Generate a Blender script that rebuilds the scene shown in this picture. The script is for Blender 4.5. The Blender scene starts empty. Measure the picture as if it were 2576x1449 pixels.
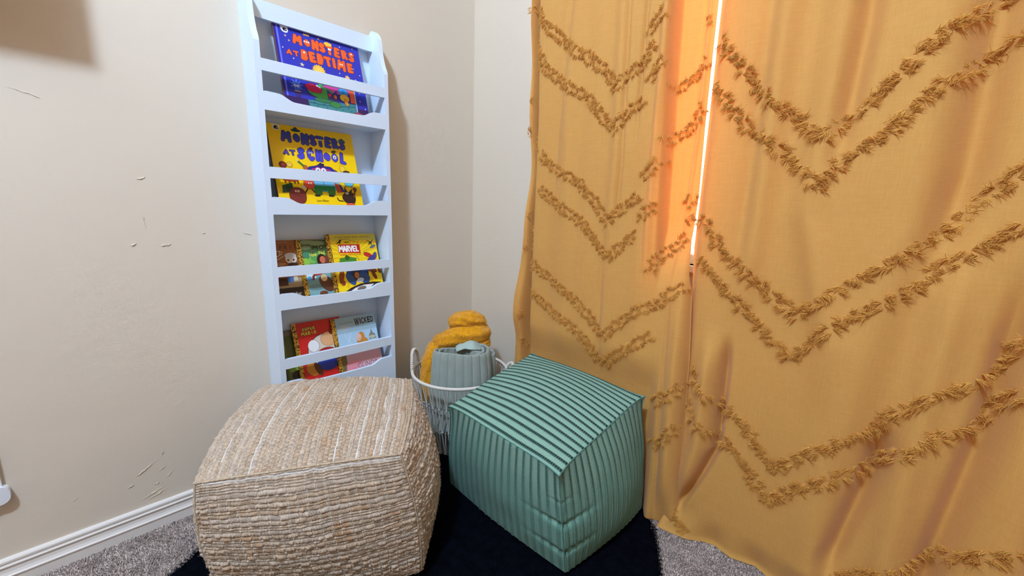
import bpy, bmesh, math, random
import numpy as np
from mathutils import Vector, Matrix

random.seed(7)
rng = np.random.default_rng(7)
SC = bpy.context.scene
COL = SC.collection
PI = math.pi

# ------------------------------------------------------------------ camera
def V(*a): return Vector(a)
cam_d = bpy.data.cameras.new('camera')
cam_d.sensor_width = 36.0
cam_d.sensor_fit = 'HORIZONTAL'
cam_d.lens = 36.0 * 1034.0 / 2576.0
cam_d.clip_start = 0.02
cam = bpy.data.objects.new('camera', cam_d)
COL.objects.link(cam)
XR = V(0.71203054, 0.70153364, 0.02937787)
YD = V(0.15552796, -0.11677811, -0.98090465)
ZF = V(-0.68470691, 0.70300315, -0.19225768)
M = Matrix(((XR.x, -YD.x, -ZF.x, 1.54), (XR.y, -YD.y, -ZF.y, -1.295), (XR.z, -YD.z, -ZF.z, 1.0), (0, 0, 0, 1)))
cam.matrix_world = M
SC.camera = cam

# ------------------------------------------------------------------ world, lamps, exposure
w = bpy.data.worlds.new('daylight')
SC.world = w
w.use_nodes = True
bg = w.node_tree.nodes['Background']
bg.inputs[0].default_value = (1.0, 0.94, 0.86, 1)
bg.inputs[1].default_value = 8.5

def lamp(name, kind, loc, power, color, size, rot=None):
    d = bpy.data.lights.new(name, kind)
    d.energy = power; d.color = color
    if kind == 'AREA':
        d.shape = 'RECTANGLE'; d.size, d.size_y = size
    else:
        d.shadow_soft_size = size
    o = bpy.data.objects.new(name, d); COL.objects.link(o); o.location = loc
    if rot is not None:
        o.rotation_euler = (V(*rot) - V(*loc)).to_track_quat('-Z', 'Y').to_euler()
    return o
lamp('ceiling_lamp', 'POINT', (1.41, -2.13, 2.90), 258, (0.53, 0.725, 1.0), 0.085)
lamp('warm_fill_light', 'AREA', (1.3, -4.2, 1.3), 5, (1.0, 0.62, 0.30), (1.6, 1.2), (1.1, 0, 0.9))  # unseen warm fill added behind the camera to brighten the curtain side

SC.view_settings.view_transform = 'Standard'
SC.view_settings.look = 'None'
SC.view_settings.gamma = 1.0
SC.view_settings.exposure = 0.0
SC.view_settings.use_curve_mapping = False

# ------------------------------------------------------------------ helpers
def s2l(c):
    return tuple((x / 255.0 / 12.92) if x <= 10 else (((x / 255.0) + 0.055) / 1.055) ** 2.4 for x in c)

def mat(name, color, rough=0.6, spec=0.3, bump=None, vary=None, sheen=0.0, coat=0.0):
    """bump=(scale,strength,distance)  vary=(scale, amount)"""
    m = bpy.data.materials.new(name); m.use_nodes = True
    nt = m.node_tree; b = nt.nodes['Principled BSDF']
    b.inputs['Base Color'].default_value = (*color, 1)
    b.inputs['Roughness'].default_value = rough
    b.inputs['Specular IOR Level'].default_value = spec
    b.inputs['Sheen Weight'].default_value = sheen
    b.inputs['Coat Weight'].default_value = coat
    tc = nt.nodes.new('ShaderNodeTexCoord')
    if bump:
        n = nt.nodes.new('ShaderNodeTexNoise'); n.inputs['Scale'].default_value = bump[0]; n.inputs['Detail'].default_value = 5
        nt.links.new(tc.outputs['Object'], n.inputs['Vector'])
        bp = nt.nodes.new('ShaderNodeBump'); bp.inputs['Strength'].default_value = bump[1]; bp.inputs['Distance'].default_value = bump[2]
        nt.links.new(n.outputs['Fac'], bp.inputs['Height']); nt.links.new(bp.outputs['Normal'], b.inputs['Normal'])
    if vary:
        n = nt.nodes.new('ShaderNodeTexNoise'); n.inputs['Scale'].default_value = vary[0]; n.inputs['Detail'].default_value = 4
        nt.links.new(tc.outputs['Object'], n.inputs['Vector'])
        r = nt.nodes.new('ShaderNodeValToRGB')
        a = vary[1]
        r.color_ramp.elements[0].color = (*[max(0, c * (1 - a)) for c in color], 1); r.color_ramp.elements[0].position = 0.3
        r.color_ramp.elements[1].color = (*[min(1, c * (1 + a)) for c in color], 1); r.color_ramp.elements[1].position = 0.7
        nt.links.new(n.outputs['Fac'], r.inputs['Fac']); nt.links.new(r.outputs['Color'], b.inputs['Base Color'])
    return m

def attr_mat(name, rough=0.85, sheen=0.0, noise=None, bump=None):
    """fabric whose yarn colours are stored per vertex in the attribute 'yarn'"""
    m = bpy.data.materials.new(name); m.use_nodes = True
    nt = m.node_tree; b = nt.nodes['Principled BSDF']
    b.inputs['Roughness'].default_value = rough; b.inputs['Specular IOR Level'].default_value = 0.2
    b.inputs['Sheen Weight'].default_value = sheen
    a = nt.nodes.new('ShaderNodeAttribute'); a.attribute_name = 'yarn'
    tc = nt.nodes.new('ShaderNodeTexCoord')
    n = nt.nodes.new('ShaderNodeTexNoise'); n.inputs['Scale'].default_value = noise[0]; n.inputs['Detail'].default_value = 3
    nt.links.new(tc.outputs['Object'], n.inputs['Vector'])
    mr = nt.nodes.new('ShaderNodeMapRange'); mr.inputs['From Min'].default_value = 0.3; mr.inputs['From Max'].default_value = 0.7
    mr.inputs['To Min'].default_value = 1 - noise[1]; mr.inputs['To Max'].default_value = 1 + noise[1]
    nt.links.new(n.outputs['Fac'], mr.inputs['Value'])
    mx = nt.nodes.new('ShaderNodeVectorMath'); mx.operation = 'SCALE'
    nt.links.new(a.outputs['Color'], mx.inputs[0]); nt.links.new(mr.outputs['Result'], mx.inputs['Scale'])
    nt.links.new(mx.outputs['Vector'], b.inputs['Base Color'])
    if bump:
        bp = nt.nodes.new('ShaderNodeBump'); bp.inputs['Strength'].default_value = bump[0]; bp.inputs['Distance'].default_value = bump[1]
        nt.links.new(n.outputs['Fac'], bp.inputs['Height']); nt.links.new(bp.outputs['Normal'], b.inputs['Normal'])
    return m

def link(name, me, m=None, parent=None, smooth=False):
    o = bpy.data.objects.new(name, me); COL.objects.link(o)
    if m is not None: me.materials.append(m)
    if parent is not None: o.parent = parent
    if smooth and len(me.polygons): me.polygons.foreach_set('use_smooth', [True] * len(me.polygons))
    return o

def np_mesh(name, verts, faces, colors=None, smooth=True, uvs=None):
    """verts (N,3), faces (M,4) or (M,3) int arrays"""
    verts = np.asarray(verts, np.float32); faces = np.asarray(faces, np.int32)
    me = bpy.data.meshes.new(name)
    k = faces.shape[1]
    me.vertices.add(len(verts)); me.vertices.foreach_set('co', verts.ravel())
    me.loops.add(faces.size); me.loops.foreach_set('vertex_index', faces.ravel())
    me.polygons.add(len(faces)); me.polygons.foreach_set('loop_start', np.arange(0, faces.size, k, dtype=np.int32))
    me.update(calc_edges=True)
    if smooth: me.polygons.foreach_set('use_smooth', np.ones(len(faces), bool))
    if colors is not None:
        ca = me.color_attributes.new('yarn', 'FLOAT_COLOR', 'POINT')
        c4 = np.ones((len(verts), 4), np.float32); c4[:, :3] = np.clip(colors, 0, 1)
        ca.data.foreach_set('color', c4.ravel())
    return me

def grid_faces(nu, nv, off=0, flip=False):
    i = np.arange(nu - 1)[:, None]; j = np.arange(nv - 1)[None, :]
    a = (i * nv + j + off).ravel(); b = a + nv; c = b + 1; d = a + 1
    f = np.stack([a, b, c, d], 1)
    return f[:, ::-1] if flip else f

def fin(name, bm, m, parent=None, smooth=False, bevel=0.0, seg=2):
    if bevel > 0:
        bmesh.ops.bevel(bm, geom=[e for e in bm.edges if len(e.link_faces) == 2 and e.calc_face_angle(0) > 0.5], offset=bevel, segments=seg, affect='EDGES', clamp_overlap=True)
    bmesh.ops.recalc_face_normals(bm, faces=bm.faces)
    me = bpy.data.meshes.new(name); bm.to_mesh(me); bm.free()
    return link(name, me, m, parent, smooth)

def add_box(bm, p0, p1):
    x0, y0, z0 = p0; x1, y1, z1 = p1
    v = [bm.verts.new(p) for p in ((x0, y0, z0), (x1, y0, z0), (x1, y1, z0), (x0, y1, z0), (x0, y0, z1), (x1, y0, z1), (x1, y1, z1), (x0, y1, z1))]
    for f in ((0, 3, 2, 1), (4, 5, 6, 7), (0, 1, 5, 4), (1, 2, 6, 5), (2, 3, 7, 6), (3, 0, 4, 7)):
        bm.faces.new([v[i] for i in f])

def box(name, p0, p1, m, parent=None, bevel=0.0):
    bm = bmesh.new(); add_box(bm, p0, p1)
    return fin(name, bm, m, parent, bevel=bevel)

def extrude_profile(name, pts, axis, a, b, m, parent=None, bevel=0.0):
    """pts: 2D outline; axis 'y' -> pts are (x,z); axis 'x' -> pts are (y,z)"""
    bm = bmesh.new()
    def P(p, t): return (p[0], t, p[1]) if axis == 'y' else (t, p[0], p[1])
    v0 = [bm.verts.new(P(p, a)) for p in pts]; v1 = [bm.verts.new(P(p, b)) for p in pts]
    bm.faces.new(v0); bm.faces.new(v1[::-1])
    n = len(pts)
    for i in range(n): bm.faces.new((v0[i], v1[i], v1[(i + 1) % n], v0[(i + 1) % n]))
    return fin(name, bm, m, parent, bevel=bevel)

def tube_arrays(P, r, seg=8, closed=False):
    """P (n,3), r scalar or (n,) -> verts, faces (quads)"""
    P = np.asarray(P, float); n = len(P)
    r = np.full(n, r) if np.isscalar(r) else np.asarray(r, float)
    T = np.roll(P, -1, 0) - np.roll(P, 1, 0) if closed else np.gradient(P, axis=0)
    T /= np.linalg.norm(T, axis=1)[:, None] + 1e-12
    up = np.array([0, 0, 1.0]) if abs(T[0, 2]) < 0.9 else np.array([1.0, 0, 0])
    N = np.zeros_like(P)
    v = up - T[0] * (up @ T[0]); N[0] = v / np.linalg.norm(v)
    for i in range(1, n):
        v = N[i - 1] - T[i] * (N[i - 1] @ T[i]); N[i] = v / (np.linalg.norm(v) + 1e-12)
    B = np.cross(T, N)
    a = np.arange(seg) * 2 * PI / seg
    vs = P[:, None, :] + r[:, None, None] * (np.cos(a)[None, :, None] * N[:, None, :] + np.sin(a)[None, :, None] * B[:, None, :])
    fs = []
    m_ = n if closed else n - 1
    for i in range(m_):
        j = (i + 1) % n
        for k in range(seg):
            fs.append((i * seg + k, i * seg + (k + 1) % seg, j * seg + (k + 1) % seg, j * seg + k))
    return vs.reshape(-1, 3), np.array(fs)

class Acc:
    def __init__(s): s.v = []; s.f = []; s.c = []; s.n = 0
    def add(s, v, f, c=None):
        s.v.append(v); s.f.append(np.asarray(f) + s.n); s.n += len(v)
        if c is not None: s.c.append(np.broadcast_to(c, (len(v), 3)))
    def obj(s, name, m, parent=None, smooth=True):
        me = np_mesh(name, np.concatenate(s.v), np.concatenate(s.f), np.concatenate(s.c) if s.c else None, smooth)
        return link(name, me, m, parent)

def strands(P0, D0, D1, length, width, nseg=3):
    """many thin tapering 3-sided fibres; P0 roots, D0 start direction, D1 end direction (n,3)"""
    n = len(P0)
    L = np.broadcast_to(np.asarray(length, float), (n,)); W = np.broadcast_to(np.asarray(width, float), (n,))
    ts = np.linspace(0, 1, nseg + 1)
    pts = []; p = P0.copy(); pts.append(p.copy())
    for k in range(nseg):
        t = (ts[k] + ts[k + 1]) / 2
        d = D0 * (1 - t) + D1 * t; d /= np.linalg.norm(d, axis=1)[:, None] + 1e-9
        p = p + d * (L / nseg)[:, None]; pts.append(p.copy())
    pts = np.stack(pts, 1)                                # n, nseg+1, 3
    ref = rng.normal(size=(n, 3)); A = np.cross(D0, ref); A /= np.linalg.norm(A, axis=1)[:, None] + 1e-9
    B = np.cross(D0, A); B /= np.linalg.norm(B, axis=1)[:, None] + 1e-9
    ws = (1 - 0.75 * ts ** 2)[None, :, None] * W[:, None, None] / 2
    ring = []
    for a in (0, 2 * PI / 3, 4 * PI / 3):
        ring.append(pts + ws * (math.cos(a) * A[:, None, :] + math.sin(a) * B[:, None, :]))
    Vv = np.stack(ring, 2).reshape(-1, 3)                 # n,(nseg+1),3rings
    base = (np.arange(n) * (nseg + 1) * 3)[:, None, None]
    k = np.arange(nseg)[None, :, None] * 3
    r = np.arange(3)[None, None, :]; r2 = (r + 1) % 3
    F = np.stack([base + k + r, base + k + r2, base + k + 3 + r2, base + k + 3 + r], -1).reshape(-1, 4)
    return Vv, F

def vnoise(x, y, seed=0):
    """smooth 2D value noise in 0..1"""
    x = np.asarray(x, float); y = np.asarray(y, float)
    g = np.random.default_rng(seed).random((256, 256))
    xi = np.floor(x).astype(int); yi = np.floor(y).astype(int); fx = x - xi; fy = y - yi
    fx = fx * fx * (3 - 2 * fx); fy = fy * fy * (3 - 2 * fy)
    a = g[xi % 256, yi % 256]; b = g[(xi + 1) % 256, yi % 256]; c = g[xi % 256, (yi + 1) % 256]; d = g[(xi + 1) % 256, (yi + 1) % 256]
    return (a * (1 - fx) + b * fx) * (1 - fy) + (c * (1 - fx) + d * fx) * fy

def sstep(x, a, b):
    t = np.clip((x - a) / (b - a), 0, 1); return t * t * (3 - 2 * t)

def tag(o, label=None, cat=None, group=None, kind=None):
    if label: o['label'] = label
    if cat: o['category'] = cat
    if group: o['group'] = group
    if kind: o['kind'] = kind
    return o

def thing(name, label, cat, loc=(0, 0, 0), group=None):
    o = bpy.data.objects.new(name, None); COL.objects.link(o); o.location = loc
    o.empty_display_size = 0.05
    return tag(o, label, cat, group)

def adopt(root):
    """children were modelled in world coordinates; keep them there although the root stands at its base"""
    for o in list(COL.objects):
        if o.parent is root: o.matrix_parent_inverse = Matrix.Translation(-root.location)

# ------------------------------------------------------------------ room
WALL = (0.715, 0.612, 0.492)
m_wall = mat('painted_wall', WALL, 0.75, 0.25, bump=(38, 0.18, 0.004), vary=(1.2, 0.015))
# hand-worked plaster: larger soft bumps plus a few knife marks
nt = m_wall.node_tree
bp1 = [n for n in nt.nodes if n.type == 'BUMP'][0]
tc = [n for n in nt.nodes if n.type == 'TEX_COORD'][0]
n2 = nt.nodes.new('ShaderNodeTexNoise'); n2.inputs['Scale'].default_value = 7; n2.inputs['Detail'].default_value = 6; n2.inputs['Roughness'].default_value = 0.65
bp2 = nt.nodes.new('ShaderNodeBump'); bp2.inputs['Strength'].default_value = 0.22; bp2.inputs['Distance'].default_value = 0.01
nt.links.new(tc.outputs['Object'], n2.inputs['Vector']); nt.links.new(n2.outputs['Fac'], bp2.inputs['Height'])
nt.links.new(bp2.outputs['Normal'], bp1.inputs['Normal'])
m_white_trim = mat('white_trim', (0.80, 0.735, 0.68), 0.4, 0.5)
m_ceiling = mat('ceiling_paint', (0.66, 0.58, 0.48), 0.9, 0.1)
RX, RY, RZ = 3.7, -4.5, 3.1
WX0, WX1, WZ0, WZ1 = 0.890, 2.15, 0.84, 2.25

def struct(o): o['kind'] = 'structure'; return o
struct(box('wall_left', (-0.1, RY - 0.1, 0), (0, 0.1, RZ), m_wall))
bm = bmesh.new()
add_box(bm, (0, 0, 0), (WX0, 0.1, RZ)); add_box(bm, (WX1, 0, 0), (RX, 0.1, RZ))
add_box(bm, (WX0, 0, 0), (WX1, 0.1, WZ0)); add_box(bm, (WX0, 0, WZ1), (WX1, 0.1, RZ))
struct(fin('wall_back', bm, m_wall))
m_wall_far = mat('tan_far_wall', (0.50, 0.36, 0.24), 0.85, 0.1)
struct(box('wall_right', (RX, RY - 0.1, 0), (RX + 0.1, 0.1, RZ), m_wall_far))
struct(box('wall_front', (0, RY - 0.1, 0), (RX, RY, RZ), m_wall_far))
struct(box('ceiling', (-0.1, RY - 0.1, RZ), (RX + 0.1, 0.1, RZ + 0.1), m_ceiling))

# carpet floor
m_carpet = mat('carpet_backing', s2l((150, 134, 130)), 0.95, 0.05, bump=(260, 0.9, 0.006), vary=(180, 0.35))
struct(box('floor', (-0.1, RY - 0.1, -0.06), (RX + 0.1, 0.1, 0.0), m_carpet))

# window behind the curtains
wr = bpy.data.objects.new('window_1', None); COL.objects.link(wr); wr['kind'] = 'structure'; wr.location = ((WX0 + WX1) / 2, 0.05, WZ0)
bm = bmesh.new()
f = 0.03
add_box(bm, (WX0, 0.04, WZ0), (WX0 + f, 0.08, WZ1)); add_box(bm, (WX1 - f, 0.04, WZ0), (WX1, 0.08, WZ1))
add_box(bm, (WX0 + f, 0.04, WZ0), (WX1 - f, 0.08, WZ0 + f)); add_box(bm, (WX0 + f, 0.04, WZ1 - f), (WX1 - f, 0.08, WZ1))
mx_ = (WX0 + WX1) / 2
add_box(bm, (mx_ - 0.02, 0.045, WZ0 + f), (mx_ + 0.02, 0.075, WZ1 - f))
fin('window_frame', bm, m_white_trim, wr)
gm = bpy.data.materials.new('window_glass'); gm.use_nodes = True
gb = gm.node_tree.nodes['Principled BSDF']; gb.inputs['Transmission Weight'].default_value = 1; gb.inputs['Roughness'].default_value = 0.0; gb.inputs['IOR'].default_value = 1.45
gb.inputs['Base Color'].default_value = (0.97, 0.99, 1, 1)
g_ = box('window_pane', (WX0 + f, 0.058, WZ0 + f), (WX1 - f, 0.062, WZ1 - f), gm, wr)
box('window_sill', (WX0 - 0.03, -0.015, WZ0 - 0.02), (WX1 + 0.03, 0.04, WZ0), m_white_trim, wr, 0.002)
adopt(wr)

# baseboards (profile x = out of the wall, z = up)
bb = [(0, 0), (0.014, 0), (0.014, 0.030), (0.0165, 0.032), (0.0165, 0.035), (0.0135, 0.037), (0.0105, 0.044), (0.0095, 0.052), (0.0098, 0.057), (0.0125, 0.059), (0.0125, 0.0615), (0.0095, 0.063), (0.0085, 0.0675), (0.0105, 0.069), (0.0105, 0.0745), (0.0075, 0.0785), (0, 0.080)]
struct(extrude_profile('baseboard_left', bb, 'y', RY, -0.916, m_white_trim))
struct(extrude_profile('baseboard_left', bb, 'y', -0.492, -0.0, m_white_trim))
struct(extrude_profile('baseboard_back', [(-p[0], p[1]) for p in bb], 'x', 0.014, RX, m_white_trim))

# knife marks and cracks in the plaster: slim raised ridges
def wall_mark(y0, z0, y1, z1, wdt, seed, amp=0.0032):
    n = 14; t = np.linspace(0, 1, n); r_ = np.random.default_rng(seed)
    ys = y0 + (y1 - y0) * t + r_.normal(0, 0.0008, n); zs = z0 + (z1 - z0) * t + r_.normal(0, 0.0008, n)
    P = np.stack([np.full(n, -0.0003), ys, zs], 1)
    rad = wdt * np.sin(PI * np.clip(t, 0.02, 0.98)) * (0.6 + 0.6 * r_.random(n))
    v, fc = tube_arrays(P, rad, 6); v[:, 0] *= amp / wdt if wdt > 0 else 1
    return v, fc
A = Acc()
for k, a in enumerate([(-1.195, 1.045, -1.170, 1.052, 0.0022), (-1.225, 0.865, -1.208, 0.872, 0.0024), (-1.163, 0.862, -1.131, 0.866, 0.0026), (-1.185, 0.90, -1.188, 0.96, 0.0010),
                       (-1.06, 0.895, -1.052, 0.897, 0.0020), (-0.96, 0.90, -0.922, 0.885, 0.0012),
                       (-1.300, 0.175, -1.225, 0.223, 0.0011), (-1.225, 0.223, -1.215, 0.245, 0.0010), (-1.31, 0.155, -1.29, 0.162, 0.0012),
                       (-1.29, 0.100, -1.22, 0.128, 0.0014), (-1.275, 0.095, -1.215, 0.118, 0.0012), (-1.22, 0.150, -1.20, 0.17, 0.0012), (-1.235, 0.18, -1.215, 0.19, 0.0011), (-1.25, 0.14, -1.235, 0.142, 0.001),
                       (-1.40, 1.24, -1.33, 1.22, 0.0010), (-1.42, 0.17, -1.40, 0.185, 0.001)]):
    v, fc = wall_mark(*a[:4], a[4], 100 + k); A.add(v, fc)
struct(A.obj('trim_1', m_wall))

# ------------------------------------------------------------------ white wall box at the far left, wall shelf above it
m_plastic = mat('white_plastic', (0.78, 0.80, 0.84), 0.35, 0.5)
def rounded_plate(name, y0, y1, z0, z1, x0, x1, r, m, parent, bev):
    pts = []
    for cy, cz, a0 in ((y1 - r, z1 - r, 0), (y0 + r, z1 - r, 90), (y0 + r, z0 + r, 180), (y1 - r, z0 + r, 270)):
        for k in range(7):
            a = math.radians(a0 + k * 15); pts.append((cy + r * math.cos(a), cz + r * math.sin(a)))
    return extrude_profile(name, pts, 'x', x0, x1, m, parent, bev)
wb = thing('outlet_cover', 'white plastic outlet cover with rounded corners on the beige wall at the left edge', 'outlet cover', (0, -1.58, 0.24))
rounded_plate('housing', -1.655, -1.524, 0.262, 0.395, 0.0, 0.012, 0.012, m_plastic, wb, 0.003)
rounded_plate('lower_lip', -1.662, -1.513, 0.236, 0.283, 0.0, 0.020, 0.018, m_plastic, wb, 0.003)
adopt(wb)
m_shelfwood = mat('dark_shelf_wood', (0.30, 0.22, 0.16), 0.6, 0.3, vary=(6, 0.2))
ws = thing('wall_cabinet', 'brown wall cabinet mounted high on the left wall, just outside the picture', 'cabinet', (0, -1.7, 1.54))
box('body', (0.0, -2.1, 1.534), (0.2, -1.360, 2.0), m_shelfwood, ws, 0.002)
box('cabinet_door', (0.2, -2.095, 1.545), (0.206, -1.375, 1.995), m_shelfwood, ws, 0.002)
adopt(ws)

# ------------------------------------------------------------------ bookcase
m_case = mat('white_lacquer', (0.73, 0.84, 0.98), 0.38, 0.45, bump=(60, 0.03, 0.002))
bc = thing('bookcase', 'tall narrow white bookcase with scalloped front boards against the left wall', 'bookcase', (0.06, -0.704, 0))
YL0, YL1, YR0, YR1, DX = -0.912, -0.896, -0.511, -0.496, 0.12
prof = [(0.0, 0.0), (DX, 0.0), (DX, 1.445), (0.1165, 1.456), (0.106, 1.474), (0.098, 1.495), (0.091, 1.518), (0.087, 1.545), (0.082, 1.566), (0.072, 1.582), (0.056, 1.594), (0.038, 1.602), (0.025, 1.597), (0.0, 1.575)]
for a, b in ((YL0, YL1), (YR0, YR1)):
    extrude_profile('side_panel', prof, 'y', a, b, m_case, bc, 0.0012)
box('back_panel', (0.0005, YL1, 0.02), (0.008, YR0, 1.56), m_case, bc)
box('header_rail', (0.026, YL1, 1.533), (0.040, YR0, 1.583), m_case, bc, 0.001)
FR = [(1.260, 1.311), (0.957, 1.0085), (0.653, 0.704), (0.05, 0.404)]
GR = [(1.367, 1.400), (1.0655, 1.099), (0.7615, 0.793), (0.4525, 0.486)]
SH = []
for k, (z0, z1) in enumerate(FR):
    zb = z0 if k < 3 else 0.353
    SH.append(zb + 0.012)
    box('shelf_board', (0.008, YL1, zb), (DX - 0.012, YR0, zb + 0.012), m_case, bc)
    # scalloped front board
    pts = [(YL1, z0), (YR0, z0), (YR0, z1)]
    L_ = YR0 - YL1
    for t in np.linspace(0.985, 0.015, 41):
        y = YL1 + L_ * t
        e = min(t, 1 - t) * L_
        dip = 0.016 * float(sstep(e, 0.040, 0.085)) + 0.004 * math.sin(PI * t)
        pts.append((y, z1 - dip + 0.002))
    pts.append((YL1, z1))
    extrude_profile('front_board', pts, 'x', DX - 0.012, DX, m_case, bc, 0.0)
for z0, z1 in GR:
    box('guard_rail', (DX - 0.012, YL1, z0), (DX, YR0, z1), m_case, bc, 0.0012)
adopt(bc)

# ------------------------------------------------------------------ books with printed covers
_mc = {}
def pm(rgb, gloss=0.32):
    key = (tuple(rgb), gloss)
    if key not in _mc:
        _mc[key] = mat('print_%d_%d_%d' % tuple(rgb), s2l(rgb), gloss, 0.45)
    return _mc[key]
m_pages = mat('page_block', (0.72, 0.66, 0.55), 0.8, 0.1, bump=(900, 0.3, 0.001))

def foil_mat():
    m = mat('gold_foil_spine', s2l((196, 150, 50)), 0.4, 0.5)
    nt = m.node_tree; b = nt.nodes['Principled BSDF']
    v = nt.nodes.new('ShaderNodeTexNoise'); v.inputs['Scale'].default_value = 210; v.inputs['Detail'].default_value = 2
    tc = nt.nodes.new('ShaderNodeTexCoord'); nt.links.new(tc.outputs['Object'], v.inputs['Vector'])
    r = nt.nodes.new('ShaderNodeValToRGB'); r.color_ramp.elements[0].color = (*s2l((70, 44, 14)), 1); r.color_ramp.elements[0].position = 0.42
    r.color_ramp.elements[1].color = (*s2l((214, 166, 58)), 1); r.color_ramp.elements[1].position = 0.54
    nt.links.new(v.outputs['Fac'], r.inputs['Fac']); nt.links.new(r.outputs['Color'], b.inputs['Base Color'])
    b.inputs['Metallic'].default_value = 0.25
    return m
m_foil = foil_mat()

_tx = {}
def text_geo(s, bold):
    k = (s, bold)
    if k in _tx: return _tx[k]
    c = bpy.data.curves.new('t', 'FONT'); c.body = s; c.size = 1.0; c.offset = bold; c.resolution_u = 4
    c.align_x = 'CENTER'; c.align_y = 'CENTER'
    o = bpy.data.objects.new('t', c); COL.objects.link(o)
    dg = bpy.context.evaluated_depsgraph_get(); dg.update()
    me = bpy.data.meshes.new_from_object(o.evaluated_get(dg))
    vs = np.array([tuple(v.co) for v in me.vertices]); fs = [tuple(p.vertices) for p in me.polygons]
    bpy.data.objects.remove(o); bpy.data.meshes.remove(me); bpy.data.curves.remove(c)
    mn = vs.min(0); mxx = vs.max(0)
    vs = (vs - (mn + mxx) / 2)[:, :2]
    _tx[k] = (vs, fs, (mxx - mn)[:2]); return _tx[k]

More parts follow.
